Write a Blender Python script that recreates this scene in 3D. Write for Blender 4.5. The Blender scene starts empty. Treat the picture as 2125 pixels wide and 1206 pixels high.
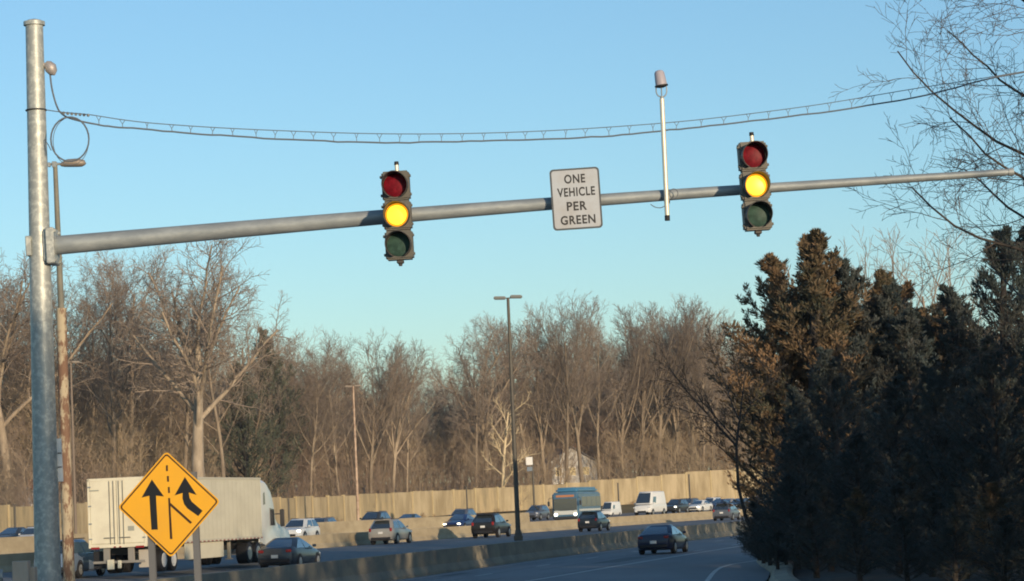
import bpy, bmesh, math, random
import numpy as np
from mathutils import Vector, Matrix
SC = bpy.context.scene
COL = SC.collection
rad = math.radians
HAZE = 0.00011
# ---------------------------------------------------------------- camera, sky, sun, exposure
FPX, HOR, ROLL, CZ = 5500.0, 1058.0, rad(2.5), 2.4
TH = math.atan((HOR - 603.0) * math.cos(ROLL) / FPX)
Fv = Vector((0, math.cos(TH), math.sin(TH)))
r0 = Vector((1, 0, 0)); u0 = Vector((0, -math.sin(TH), math.cos(TH)))
Rv = math.cos(ROLL) * r0 - math.sin(ROLL) * u0
Uv = math.sin(ROLL) * r0 + math.cos(ROLL) * u0
cam = bpy.data.objects.new('camera', bpy.data.cameras.new('camera'))
COL.objects.link(cam)
mw = Matrix(((Rv.x, Uv.x, -Fv.x, 0), (Rv.y, Uv.y, -Fv.y, 0), (Rv.z, Uv.z, -Fv.z, CZ), (0, 0, 0, 1)))
cam.matrix_world = mw
cam.data.sensor_width = 36; cam.data.lens = FPX / 2125 * 36
cam.data.clip_start = 0.5; cam.data.clip_end = 6000
SC.camera = cam
SUN_PHI, SUN_EL = rad(29), rad(9.0)           # sun behind the camera, to the right
sdir = Vector((math.sin(SUN_PHI) * math.cos(SUN_EL), -math.cos(SUN_PHI) * math.cos(SUN_EL), math.sin(SUN_EL)))
world = bpy.data.worlds.new('World'); SC.world = world; world.use_nodes = True
wn = world.node_tree; bg = wn.nodes['Background']
sky = wn.nodes.new('ShaderNodeTexSky'); sky.sky_type = 'NISHITA'; sky.sun_disc = False
sky.sun_elevation = SUN_EL
sky.sun_rotation = math.atan2(sdir.x, sdir.y)
sky.air_density = 1.0; sky.dust_density = 0.5; sky.ozone_density = 3.0; sky.altitude = 100
tint = wn.nodes.new('ShaderNodeVectorMath'); tint.operation = 'MULTIPLY'; tint.inputs[1].default_value = (0.955, 1.02, 1.02)   # the camera's cool white balance
wn.links.new(sky.outputs[0], tint.inputs[0]); wn.links.new(tint.outputs[0], bg.inputs[0]); bg.inputs[1].default_value = 0.142
sl = bpy.data.lights.new('sun', 'SUN'); sl.energy = 3.3; sl.angle = rad(0.6); sl.color = (1.0, 0.78, 0.54)
so = bpy.data.objects.new('sun', sl); COL.objects.link(so)
so.rotation_euler = sdir.to_track_quat('Z', 'Y').to_euler()
SC.view_settings.view_transform = 'Standard'; SC.view_settings.look = 'None'
SC.view_settings.exposure = 0.32; SC.view_settings.gamma = 1
SC.view_settings.use_curve_mapping = False
SC.cycles.pixel_filter_type = 'BLACKMAN_HARRIS'; SC.cycles.filter_width = 1.9
SC.cycles.max_bounces = 5; SC.cycles.diffuse_bounces = 3; SC.cycles.glossy_bounces = 3
SC.cycles.transmission_bounces = 2; SC.cycles.transparent_max_bounces = 4

def P(px, py, d):
    """world point seen at photo pixel, Y metres ahead of the camera"""
    v = Fv + Rv * ((px - 1062.5) / FPX) + Uv * (-(py - 603.0) / FPX)
    v = v * (d / v.y)
    return Vector((v.x, v.y, v.z + CZ))
def G(px, d, z):
    """X of the point at distance d and height z seen in photo column px"""
    zz = z - CZ; k = (px - 1062.5) / FPX
    A = -math.sin(ROLL) * (-math.sin(TH) * d + math.cos(TH) * zz)
    return (k * (math.cos(TH) * d + math.sin(TH) * zz) - A) / math.cos(ROLL)
def hz(px): return HOR - math.tan(ROLL) * (px - 1062.5)

# ---------------------------------------------------------------- materials
MATS = {}
def mat(name, col, rough=0.7, metal=0.0, noise=None, spec=0.5, emit=None, estr=0.0, bump=None, coat=0.0):
    """noise=(scale, second colour, low, high[, stretch xyz])"""
    if name in MATS: return MATS[name]
    m = bpy.data.materials.new(name); m.use_nodes = True; MATS[name] = m
    n = m.node_tree; b = n.nodes['Principled BSDF']
    b.inputs['Base Color'].default_value = (*col, 1); b.inputs['Roughness'].default_value = rough
    b.inputs['Metallic'].default_value = metal; b.inputs['Specular IOR Level'].default_value = spec
    b.inputs['Coat Weight'].default_value = coat; b.inputs['Coat Roughness'].default_value = 0.08
    if emit: b.inputs['Emission Color'].default_value = (*emit, 1); b.inputs['Emission Strength'].default_value = estr
    if noise or bump:
        tc = n.nodes.new('ShaderNodeTexCoord')
    if noise:
        mp = n.nodes.new('ShaderNodeMapping'); n.links.new(tc.outputs['Object'], mp.inputs[0])
        if len(noise) > 4: mp.inputs['Scale'].default_value = noise[4]
        t = n.nodes.new('ShaderNodeTexNoise'); t.inputs['Scale'].default_value = noise[0]; t.inputs['Detail'].default_value = 6
        t.inputs['Roughness'].default_value = 0.65
        n.links.new(mp.outputs[0], t.inputs['Vector'])
        r = n.nodes.new('ShaderNodeMapRange'); r.inputs[1].default_value = noise[2]; r.inputs[2].default_value = noise[3]
        n.links.new(t.outputs[0], r.inputs[0])
        x = n.nodes.new('ShaderNodeMix'); x.data_type = 'RGBA'
        x.inputs[6].default_value = (*col, 1); x.inputs[7].default_value = (*noise[1], 1)
        n.links.new(r.outputs[0], x.inputs[0]); n.links.new(x.outputs[2], b.inputs['Base Color'])
        m['mixnode'] = x.name
    if bump:
        t2 = n.nodes.new('ShaderNodeTexNoise'); t2.inputs['Scale'].default_value = bump[0]; t2.inputs['Detail'].default_value = 5
        n.links.new(tc.outputs['Object'], t2.inputs['Vector'])
        bp = n.nodes.new('ShaderNodeBump'); bp.inputs['Strength'].default_value = bump[1]; bp.inputs['Distance'].default_value = bump[2]
        n.links.new(t2.outputs[0], bp.inputs['Height']); n.links.new(bp.outputs[0], b.inputs['Normal'])
    return m
def info_tint(m, lo, hi):
    """each copy of a plant is a little lighter or darker, as real trees are"""
    n = m.node_tree; b = n.nodes['Principled BSDF']
    src = b.inputs['Base Color'].links[0].from_socket
    oi = n.nodes.new('ShaderNodeObjectInfo'); r = n.nodes.new('ShaderNodeMapRange')
    r.inputs[3].default_value = lo; r.inputs[4].default_value = hi
    n.links.new(oi.outputs['Random'], r.inputs[0])
    v = n.nodes.new('ShaderNodeVectorMath'); v.operation = 'SCALE'
    n.links.new(src, v.inputs[0]); n.links.new(r.outputs[0], v.inputs['Scale'])
    n.links.new(v.outputs[0], b.inputs['Base Color'])

GALV = mat('galvanised_steel', (0.37, 0.39, 0.36), 0.5, 0.3, (13, (0.57, 0.585, 0.52), 0.47, 0.62), bump=(14, 0.15, 0.01))
GALV2 = mat('galvanised_arm', (0.27, 0.30, 0.305), 0.55, 0.3, (7, (0.39, 0.42, 0.41), 0.4, 0.68, (0.4, 1, 1)), bump=(14, 0.15, 0.01))
DGREY = mat('dark_metal', (0.05, 0.05, 0.05), 0.5, 0.3)
BLACKM = mat('black_rubber', (0.015, 0.015, 0.017), 0.7)
CABLE = mat('cable_sheath', (0.12, 0.14, 0.16), 0.6)
LITPOLE = mat('painted_aluminium', (0.75, 0.7, 0.55), 0.35, 0.2)
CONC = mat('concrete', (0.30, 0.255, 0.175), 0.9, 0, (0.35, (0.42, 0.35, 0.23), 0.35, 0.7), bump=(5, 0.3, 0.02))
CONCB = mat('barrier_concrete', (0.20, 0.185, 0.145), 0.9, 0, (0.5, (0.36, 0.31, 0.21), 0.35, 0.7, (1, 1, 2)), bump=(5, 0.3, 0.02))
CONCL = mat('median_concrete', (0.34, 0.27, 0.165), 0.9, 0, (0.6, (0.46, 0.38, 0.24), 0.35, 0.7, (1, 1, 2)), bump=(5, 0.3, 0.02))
WALLM = mat('wall_panel_concrete', (0.30, 0.235, 0.135), 0.95, 0, (0.6, (0.47, 0.38, 0.235), 0.38, 0.62, (1, 1, 0.25)), bump=(3, 0.4, 0.05))
WALLD = mat('wall_panel_stained', (0.27, 0.22, 0.13), 0.95, 0, (0.9, (0.45, 0.35, 0.2), 0.35, 0.65, (1, 1, 0.25)), bump=(3, 0.4, 0.05))
WALLP = mat('wall_post_concrete', (0.42, 0.33, 0.18), 0.95, 0, (0.7, (0.52, 0.42, 0.24), 0.35, 0.7))
ASPH = mat('asphalt', (0.175, 0.183, 0.19), 0.85, 0, (0.25, (0.24, 0.25, 0.255), 0.35, 0.7, (1, 0.25, 1)), bump=(40, 0.2, 0.01))
ASPH2 = mat('asphalt_worn', (0.13, 0.136, 0.142), 0.85, 0, (0.2, (0.19, 0.195, 0.197), 0.35, 0.7, (1, 0.2, 1)), bump=(40, 0.2, 0.01))
LINEM = mat('road_paint', (0.55, 0.55, 0.52), 0.7, 0, (2, (0.3, 0.3, 0.29), 0.5, 0.75))
LEAFL = mat('leaf_litter', (0.12, 0.082, 0.052), 1, 0, (0.6, (0.2, 0.14, 0.09), 0.35, 0.7), bump=(2, 0.6, 0.2))
GRASSM = mat('winter_grass', (0.06, 0.055, 0.03), 1, 0, (0.3, (0.12, 0.1, 0.05), 0.35, 0.7), bump=(3, 0.6, 0.1))
BARK = mat('bark', (0.22, 0.17, 0.12), 0.9, 0, (1.5, (0.38, 0.305, 0.215), 0.35, 0.65, (1, 1, 0.3))); info_tint(BARK, 0.65, 1.15)
TWIG = mat('twigs', (0.22, 0.172, 0.135), 0.9, 0, (0.25, (0.33, 0.268, 0.205), 0.35, 0.65)); info_tint(TWIG, 0.65, 1.2)
TWIGR = mat('undergrowth_twigs', (0.25, 0.185, 0.14), 0.9, 0, (0.045, (0.42, 0.325, 0.21), 0.4, 0.6))
PALEB = mat('pale_bark', (0.62, 0.5, 0.31), 0.9, 0, (2, (0.4, 0.32, 0.2), 0.5, 0.7))
DBARK = mat('dark_bark', (0.035, 0.03, 0.026), 0.9, 0, (3, (0.07, 0.058, 0.046), 0.4, 0.7))
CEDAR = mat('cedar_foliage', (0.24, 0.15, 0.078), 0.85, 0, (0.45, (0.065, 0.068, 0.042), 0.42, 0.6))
CEDAR_SHADE = mat('cedar_foliage_green', (0.05, 0.068, 0.064), 0.85, 0, (0.5, (0.075, 0.07, 0.058), 0.45, 0.62))  # green foliage with the bluish tint of shade mixed into its colour
PINE = mat('pine_needles', (0.11, 0.115, 0.078), 0.8, 0, (0.6, (0.05, 0.066, 0.045), 0.4, 0.6))
YELLOW = mat('sign_yellow', (0.88, 0.44, 0.02), 0.45, 0, (1.5, (0.80, 0.40, 0.03), 0.4, 0.7))
SBLACK = mat('sign_black', (0.012, 0.012, 0.012), 0.5)
SBROWN = mat('sign_line_dark', (0.05, 0.02, 0.008), 0.5)
SWHITE = mat('sign_white', (0.42, 0.45, 0.48), 0.4, 0.25, (2.5, (0.38, 0.38, 0.38), 0.4, 0.65))
WHITE = mat('white_paint', (0.72, 0.71, 0.66), 0.45)
RED = mat('tail_lens', (0.28, 0.02, 0.02), 0.25, 0, None, 0.5)
HEADL = mat('headlamp_glass', (0.7, 0.72, 0.72), 0.1)
HEADON = mat('headlamp_lit', (0.9, 0.9, 0.8), 0.3, emit=(1, 0.95, 0.75), estr=3.5)
GLASS = mat('dark_glass', (0.03, 0.04, 0.045), 0.05, 0, None, 1.0, coat=1.0); GLASS.node_tree.nodes['Principled BSDF'].inputs['IOR'].default_value = 1.9
CHROME = mat('bright_metal', (0.55, 0.55, 0.53), 0.3, 0.8)

# ---------------------------------------------------------------- mesh helpers
def mesh_np(name, V, F, m, parent=None, smooth=False, n=4):
    me = bpy.data.meshes.new(name); V = np.asarray(V, dtype=np.float32).reshape(-1, 3); F = np.asarray(F, dtype=np.int32)
    me.vertices.add(len(V)); me.vertices.foreach_set('co', V.ravel())
    me.loops.add(F.size); me.loops.foreach_set('vertex_index', F.ravel())
    k = F.size // n; me.polygons.add(k)
    me.polygons.foreach_set('loop_start', np.arange(0, F.size, n, dtype=np.int32))
    if smooth: me.polygons.foreach_set('use_smooth', np.ones(k, dtype=bool))
    me.update(calc_edges=True); me.materials.append(m)
    return link(name, me, parent)
def link(name, me, parent=None):
    o = bpy.data.objects.new(name, me); COL.objects.link(o)
    if parent: o.parent = parent
    return o
def empty(name, loc=(0, 0, 0), rz=0.0):
    o = bpy.data.objects.new(name, None); COL.objects.link(o); o.location = loc; o.rotation_euler = (0, 0, rz); return o
def tag(o, label, cat, group=None):
    o['label'] = label; o['category'] = cat
    if group: o['group'] = group
    return o
def struct(o, kind='structure'): o['kind'] = kind; return o
class MB:
    def __init__(s): s.b = bmesh.new()
    def poly(s, pts): return s.b.faces.new([s.b.verts.new(p) for p in pts])
    def box(s, c, size, bev=0.0, rot=None, seg=1):
        r = bmesh.ops.create_cube(s.b, size=1.0); vs = r['verts']
        for v in vs: v.co = Vector((v.co.x * size[0], v.co.y * size[1], v.co.z * size[2]))
        if bev:
            es = list({e for v in vs for e in v.link_edges})
            r = bmesh.ops.bevel(s.b, geom=es, offset=bev, segments=seg, affect='EDGES'); vs = list({v for f in r['faces'] for v in f.verts} | {v for v in vs if v.is_valid})
        M = Matrix.Translation(Vector(c)) @ (rot.to_4x4() if rot else Matrix.Identity(4))
        for v in vs: v.co = M @ v.co
        return s
    def tube(s, pts, radii, n=8, cap=True, closed=False):
        pts = [Vector(p) for p in pts]
        if not hasattr(radii, '__len__'): radii = [radii] * len(pts)
        rings = []; up = None; N = len(pts)
        for i, p in enumerate(pts):
            a = pts[i - 1] if (i > 0 or closed) else p; c = pts[(i + 1) % N] if (i < N - 1 or closed) else p
            t = (c - a).normalized()
            if up is None:
                up = t.orthogonal().normalized()
            up = (up - t * up.dot(t)); up = up.normalized() if up.length > 1e-6 else t.orthogonal().normalized()
            bi = t.cross(up)
            rings.append([s.b.verts.new(p + (up * math.cos(2 * math.pi * k / n) + bi * math.sin(2 * math.pi * k / n)) * radii[i]) for k in range(n)])
        for i in range(N if closed else N - 1):
            A, B = rings[i], rings[(i + 1) % N]
            for k in range(n): s.b.faces.new((A[k], A[(k + 1) % n], B[(k + 1) % n], B[k]))
        if cap and not closed: s.b.faces.new(rings[0][::-1]); s.b.faces.new(rings[-1])
        return s
    def prism(s, pts2, f, t0, t1):
        """extrude a 2-D outline; f(u,v,t) -> world"""
        A = [s.b.verts.new(f(u, v, t0)) for u, v in pts2]; B = [s.b.verts.new(f(u, v, t1)) for u, v in pts2]
        n = len(pts2); s.b.faces.new(A[::-1]); s.b.faces.new(B)
        for k in range(n): s.b.faces.new((A[k], A[(k + 1) % n], B[(k + 1) % n], B[k]))
        return s
    def sphere(s, c, r, sc=(1, 1, 1), seg=16):
        q = bmesh.ops.create_uvsphere(s.b, u_segments=seg, v_segments=seg // 2, radius=r)
        for v in q['verts']: v.co = Vector((v.co.x * sc[0] + c[0], v.co.y * sc[1] + c[1], v.co.z * sc[2] + c[2]))
        return s
    def build(s, name, m, parent=None, smooth=False):
        bmesh.ops.recalc_face_normals(s.b, faces=s.b.faces)
        me = bpy.data.meshes.new(name); s.b.to_mesh(me); s.b.free(); me.materials.append(m)
        if smooth:
            for p in me.polygons: p.use_smooth = True
            me.set_sharp_from_angle(angle=rad(38))
        return link(name, me, parent)
def copy_tree(o, parent=None):
    c = o.copy(); COL.objects.link(c); c.parent = parent
    for ch in o.children: copy_tree(ch, c)
    return c

# ---------------------------------------------------------------- road geometry in plan
def interp(tab, y, i):
    ys = [t[0] for t in tab]
    if y <= ys[0]:
        a, b = tab[0], tab[1]
    elif y >= ys[-1]:
        a, b = tab[-2], tab[-1]
    else:
        k = max(j for j in range(len(ys)) if ys[j] <= y); k = min(k, len(tab) - 2); a, b = tab[k], tab[k + 1]
    return a[i] + (b[i] - a[i]) * (y - a[0]) / (b[0] - a[0])
# barrier between the near road and the through lanes (Y, X)
B1 = [(40, -16.2), (60, -12.6), (75, -9.7), (90, -6.8), (104, -4.0), (126, 0.35), (146, 5.0), (170, 11.1), (187, 16.0), (215, 24.6), (250, 36), (300, 54)]
B2 = [(60, -43), (100, -32.1), (130, -23.6), (150, -18.3), (175, -11.5), (200, -4.3), (232, 4.9), (270, 16.5), (300, 26.0), (350, 43.5), (420, 71)]
WL = [(120, -75, 3.3, 0.9), (170, -58, 4.1, 1.1), (225, -42.2, 4.57, 1.2), (300, -25.2, 4.86, 1.5), (340, -12.5, 5.2, 1.9), (375, 9.4, 5.9, 2.3), (400, 31.8, 7.05, 2.4), (425, 58, 8.2, 2.5), (460, 100, 9, 2.6)]
def smooth_tab(tab, n=4):
    out = []
    for i in range(len(tab) - 1):
        p0 = tab[max(i - 1, 0)]; p1 = tab[i]; p2 = tab[i + 1]; p3 = tab[min(i + 2, len(tab) - 1)]
        for k in range(n):
            t = k / n
            out.append(tuple(0.5 * ((2 * b) + (-a + c) * t + (2 * a - 5 * b + 4 * c - d) * t * t + (-a + 3 * b - 3 * c + d) * t ** 3) for a, b, c, d in zip(p0, p1, p2, p3)))
    out.append(tab[-1]); return out
B1s, B2s, WLs = smooth_tab(B1), smooth_tab(B2), smooth_tab(WL)
ZM = 0.5                                         # through lanes, banked near the camera
def zlow(y): return 0.12 + 0.38 * min(1, max(0, (y - 125) / 45))
ZF = [(60, 1.25), (200, 1.25), (245, 0.98), (300, 1.1), (420, 1.3)]    # oncoming lanes
def zf(y): return interp(ZF, y, 1)
def offs(tab, o):
    """offset a (Y,X,..) curve sideways, + = to the right of travel"""
    out = []
    for i, t in enumerate(tab):
        a = tab[max(i - 1, 0)]; b = tab[min(i + 1, len(tab) - 1)]
        ty, tx = b[0] - a[0], b[1] - a[1]; l = math.hypot(tx, ty)
        out.append((t[0] - tx / l * o, t[1] + ty / l * o))
    return out
def strip(name, cv, m, sub=1):
    """cv = list of rails, each a list of (x,y,z)"""
    n = len(cv[0]); V = [p for r in cv for p in r]; F = []
    for j in range(len(cv) - 1):
        for i in range(n - 1): F.append((j * n + i, (j + 1) * n + i, (j + 1) * n + i + 1, j * n + i + 1))
    return mesh_np(name, V, F, m)

# base ground reaching the horizon
g = MB(); R_ = 2200
NG = 24
for i in range(NG):
    for j in range(NG):
        x0, x1 = -R_ + 2 * R_ * i / NG, -R_ + 2 * R_ * (i + 1) / NG; y0, y1 = -R_ + 2 * R_ * j / NG, -R_ + 2 * R_ * (j + 1) / NG
        g.poly([(x0, y0, -0.12), (x1, y0, -0.12), (x1, y1, -0.12), (x0, y1, -0.12)])
struct(g.build('ground', GRASSM))

right_edge = [(-30, 5.5), (20, 5.6), (60, 5.2), (75, 6.4), (84, 8.0), (95, 8.6), (106, 9.8), (118, 13.5), (135, 19), (170, 30), (215, 45), (300, 80)]
def rail(tab, z): return [(t[1], t[0], z(t[0]) if callable(z) else z) for t in tab]
def resample(tab, ys): return [(y, interp(tab, y, 1)) for y in ys]
ys = list(range(40, 301, 10))
ysr = list(range(-30, 41, 10)) + ys[1:]
l1 = offs(B1s, 0.25)
left_near = [(y, interp(l1, y, 1) if y >= 40 else interp(l1, 40, 1)) for y in ysr]
struct(strip('near_road', [rail(left_near, 0.0), rail([(y, 0.5 * (a[1] + b)) for (y, a, b) in [(y, left_near[i], interp(right_edge, y, 1)) for i, y in enumerate(ysr)]], 0.0), rail([(y, interp(right_edge, y, 1)) for y in ysr], 0.0)], ASPH))
ys2 = list(range(50, 421, 10)); b1l = offs(B1s + [(420, 98)], -0.25); b2r = offs(B2s, 0.3)
b1m = offs(B1s + [(420, 98)], -11)
struct(strip('through_road', [rail(resample(b2r, ys2), ZM), rail(resample(b1m, ys2), lambda y: zlow(y)), rail(resample(b1l, ys2), lambda y: zlow(y) - .02)], ASPH2))
def zthru(px, d):
    x = G(px, d, 1.2); a = interp(b1m, d, 1); b = interp(b2r, d, 1)
    t = min(1, max(0, (a - x) / (a - b))); return zlow(d) + (ZM - zlow(d)) * t
# verge edge under the through road so it meets the near road
def o3(y): return -8.2 if y < 195 else -8.2 + 4.2 * min(1, (y - 195) / 37)
_o = [offs(B2s, q) for q in (-8.2, -4.0)]
b3 = [(y, interp(_o[0], y, 1) + (interp(_o[1], y, 1) - interp(_o[0], y, 1)) * (o3(y) + 8.2) / 4.2) for y in range(50, 421, 10)]
struct(strip('inner_lane', [rail(b3, 0.88), rail(resample(offs(B2s, -0.2), ys2), 0.85)], ASPH2))
ysf = list(range(60, 421, 10))
sh = [(y, interp(offs(WLs, 4.0), y, 1)) for y in ysf]
struct(strip('oncoming_road', [rail(sh, zf), rail(resample(offs(b3, -0.05), ysf), zf)], ASPH2))
struct(strip('berm', [rail([(y, interp(WLs, y, 1)) for y in ysf], lambda y: interp(WLs, y, 3) + 0.1), rail(sh, lambda y: zf(y) + 0.01)], GRASSM))
# hillside behind the wall
hl = []
for o, dz in ((0.2, 0.1), (12, 0.6), (40, 1.6), (90, 3.5), (200, 7), (900, 16)):
    c = offs(WL, -o); hl.append([(c[i][1], c[i][0], WL[i][3] + dz) for i in range(len(c))])
def rail_n(t, n=6):
    out = []
    for a, b in zip(t[:-1], t[1:]):
        for k in range(n): out.append(tuple(a[q] + (b[q] - a[q]) * k / n for q in range(3)))
    return out + [t[-1]]
struct(strip('hillside', [rail_n(h) for h in hl], LEAFL))

# road markings
def stripe(name, tab, off, w, z, y0, y1, dash=None, kind='structure'):
    c0 = offs(tab, off - w / 2); c1 = offs(tab, off + w / 2); V = []; F = []
    y = y0
    while y < y1:
        ye = min(y1, y + (dash[0] if dash else 4)); n = len(V)
        for q in (y, ye): V += [(interp(c0, q, 1), q, z), (interp(c1, q, 1), q, z)]
        F.append((n, n + 1, n + 3, n + 2)); y = y + dash[1] if dash else ye
    return struct(mesh_np(name, V, F, LINEM))
stripe('lane_line_near', B1s, 3.1, 0.14, 0.006, 63, 240, (3, 12))
stripe('edge_line_near', B1s, 0.9, 0.12, 0.006, 60, 280)
gore = [(70, -4.6), (89, 0.05), (105, 3.6), (126, 8.35), (150, 14.2), (180, 22.5), (230, 38)]
stripe('ramp_gore_line', smooth_tab(gore), 0, 0.2, 0.006, 70, 225)
stripe('lane_line_far_near', B1s, 6.9, 0.14, 0.006, 130, 240, (3, 12))
rl = [(60, 3.2), (74, 4.9), (81, 5.55), (91.6, 6.56), (98.5, 7.47), (103.5, 8.8), (110, 11.4), (120, 16)]
stripe('ramp_edge_line', smooth_tab(rl), 0, 0.15, 0.006, 60, 118)
for o in (4.5, 8.1, 11.7, 15.3, 18.9): stripe('lane_line_through', B1s, -o, 0.14, ZM + 0.006, 172, 290, (3, 12))
stripe('edge_line_through', B2s, 2.0, 0.14, ZM + 0.007, 80, 400)

TAR = mat('tar_seal', (0.045, 0.048, 0.052), 0.6)
R = random.Random(17)
def wander(name, tab, off, y0, y1, w, z, m):
    V = []; F = []; y = y0; o = off; k = 0
    while y < y1:
        o += R.uniform(-.05, .05); o += (off - o) * .2; x = interp(tab, y, 1) + o; ww = w * R.uniform(.6, 1.3)
        V += [(x - ww, y, z), (x + ww, y, z)]
        if k: F.append((2 * k - 2, 2 * k - 1, 2 * k + 1, 2 * k))
        k += 1; y += 1.2
    struct(mesh_np(name, V, F, m))
for o_, a_, b_ in ((3.3, 70, 118), (5.1, 66, 96), (6.9, 74, 140), (2.0, 90, 150), (4.6, 104, 160)): wander('tar_seam', B1s, o_, a_, b_, .035, .004, TAR)
for (y, o_, l, w) in ((86, 4.0, 7, 1.1), (112, 5.2, 10, 1.2), (101, 1.3, 4, .5)):
    x0 = interp(B1s, y, 1) + o_; x1 = interp(B1s, y + l, 1) + o_
    struct(mesh_np('road_patch', [(x0, y, .003), (x0 + w, y, .003), (x1 + w, y + l, .003), (x1, y + l, .003)], [(0, 1, 2, 3)], mat('patch_asphalt', (.10, .105, .11), .85, 0, (3, (.14, .145, .15), .4, .7))))
# curb at the right
cb = MB(); ct = smooth_tab([(60, 6.2), (70, 6.75), (76, 7.2), (86, 8.2), (98, 8.9), (106, 9.6), (113, 11.4), (118, 14.5), (121, 19)])
prof = [(-0.28, -0.1), (-0.26, 0.03), (-0.1, 0.26), (0.28, 0.30), (0.42, 0.26), (0.45, -0.1)]
def sweep(mb, tab, prof, zfun, y0=None, y1=None):
    rings = []
    for i, t in enumerate(tab):
        a = tab[max(i - 1, 0)]; b = tab[min(i + 1, len(tab) - 1)]
        ty, tx = b[0] - a[0], b[1] - a[1]; l = math.hypot(tx, ty); z = zfun(t[0])
        rings.append([mb.b.verts.new((t[1] + ty / l * o, t[0] - tx / l * o, z + h)) for o, h in prof])
    for A, B in zip(rings[:-1], rings[1:]):
        for k in range(len(prof) - 1): mb.b.faces.new((A[k], A[k + 1], B[k + 1], B[k]))
    mb.b.faces.new(rings[0]); mb.b.faces.new(rings[-1][::-1]); return mb
tag(sweep(cb, ct, prof, lambda y: 0).build('curb', CONCB), 'pale concrete curb curving right at the foot of the dark cedars', 'curb')
# raised ground right of the curb
rg = [(y, interp(ct, y, 1)) for y in (60, 70, 80, 90, 100, 106, 112, 118)]
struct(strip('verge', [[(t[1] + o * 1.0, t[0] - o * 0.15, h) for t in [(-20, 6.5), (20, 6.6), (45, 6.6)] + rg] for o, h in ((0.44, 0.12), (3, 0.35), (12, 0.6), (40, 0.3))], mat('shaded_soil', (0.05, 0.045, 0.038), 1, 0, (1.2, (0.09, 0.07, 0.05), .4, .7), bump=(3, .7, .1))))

# barriers (jersey profile), in cast lengths
JP = [(-0.33, 0), (-0.31, 0.08), (-0.14, 0.3), (-0.09, 0.85), (0.09, 0.85), (0.14, 0.3), (0.31, 0.08), (0.33, 0)]
def barrier(tab, zfun, y0, y1, m, label, prof=JP, step=6.1, hs=1.0):
    root = empty('concrete_barrier', (interp(tab, y0, 1), y0, zfun(y0))); inv = Vector(root.location)
    y = y0
    while y < y1:
        ye = min(y1, y + step); mb = MB(); ln = ye - y
        sub = [(y + 0.006 + (ln - 0.012) * k / 3, interp(tab, y + 0.006 + (ln - 0.012) * k / 3, 1)) for k in range(4)]
        sub = [(a - inv.y, b - inv.x) for a, b in sub]
        sweep(mb, sub, [(o, h * hs) for o, h in prof], lambda q: zfun(q + inv.y) - inv.z)
        mb.build('barrier_segment', m, root); y = ye
    return tag(root, label, 'barrier')
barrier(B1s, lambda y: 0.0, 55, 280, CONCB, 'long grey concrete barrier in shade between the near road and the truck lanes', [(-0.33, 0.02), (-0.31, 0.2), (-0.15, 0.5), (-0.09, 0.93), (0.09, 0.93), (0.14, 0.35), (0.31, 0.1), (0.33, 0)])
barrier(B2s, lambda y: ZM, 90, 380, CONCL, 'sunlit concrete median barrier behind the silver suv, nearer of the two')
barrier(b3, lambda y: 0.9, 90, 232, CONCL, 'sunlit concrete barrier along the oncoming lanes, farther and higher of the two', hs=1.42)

# noise wall
random.seed(3)
wl = empty('noise_wall', (0, 0, 0)); acc = 0
pts = []
w4 = WLs
seg = [math.hypot(b[0] - a[0], b[1] - a[1]) for a, b in zip(w4[:-1], w4[1:])]; tot = sum(seg); s = 0
def at_len(q):
    for (a, b), l in zip(zip(w4[:-1], w4[1:]), seg):
        if q <= l: t = q / l; return [a[i] + (b[i] - a[i]) * t for i in range(4)]
        q -= l
    return list(w4[-1])
NPAN = int(tot / 5.6)
for k in range(NPAN + 1):
    a = at_len(tot * k / NPAN); pts.append(a)
for k in range(NPAN):
    a, b = pts[k], pts[k + 1]; top = (a[2] + b[2]) / 2 + random.uniform(-0.12, 0.12); base = min(a[3], b[3]) - 0.3
    dx, dy = b[1] - a[1], b[0] - a[0]; L = math.hypot(dx, dy); ang = math.atan2(dy, dx)
    rot = Matrix.Rotation(ang, 3, 'Z'); c = ((a[1] + b[1]) / 2, (a[0] + b[0]) / 2, (top + base) / 2)
    mb = MB(); mb.box(c, (L - 0.3, 0.2, top - base), 0.01, rot)
    nc = 3
    for q in range(1, nc):
        mb.box((c[0], c[1], base + (top - base) * q / nc), (L - 0.32, 0.235, 0.05), 0, rot)
    pn = mb.build('panel', WALLD if random.random() < 0.3 else WALLM, wl)
for k in range(NPAN + 1):
    a = pts[k]; top = a[2] + 0.1; mb = MB(); q = pts[min(k + 1, NPAN)]; p_ = pts[max(k - 1, 0)]
    ang = math.atan2(q[0] - p_[0], q[1] - p_[1])
    mb.box((a[1], a[0], (top + a[3] - 0.3) / 2), (0.32, 0.36, top - a[3] + 0.3), 0.02, Matrix.Rotation(ang, 3, 'Z'))
    mb.build('post', WALLP, wl)
tag(wl, 'long tan concrete noise wall of panels and posts below the bare woods', 'wall')

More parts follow.
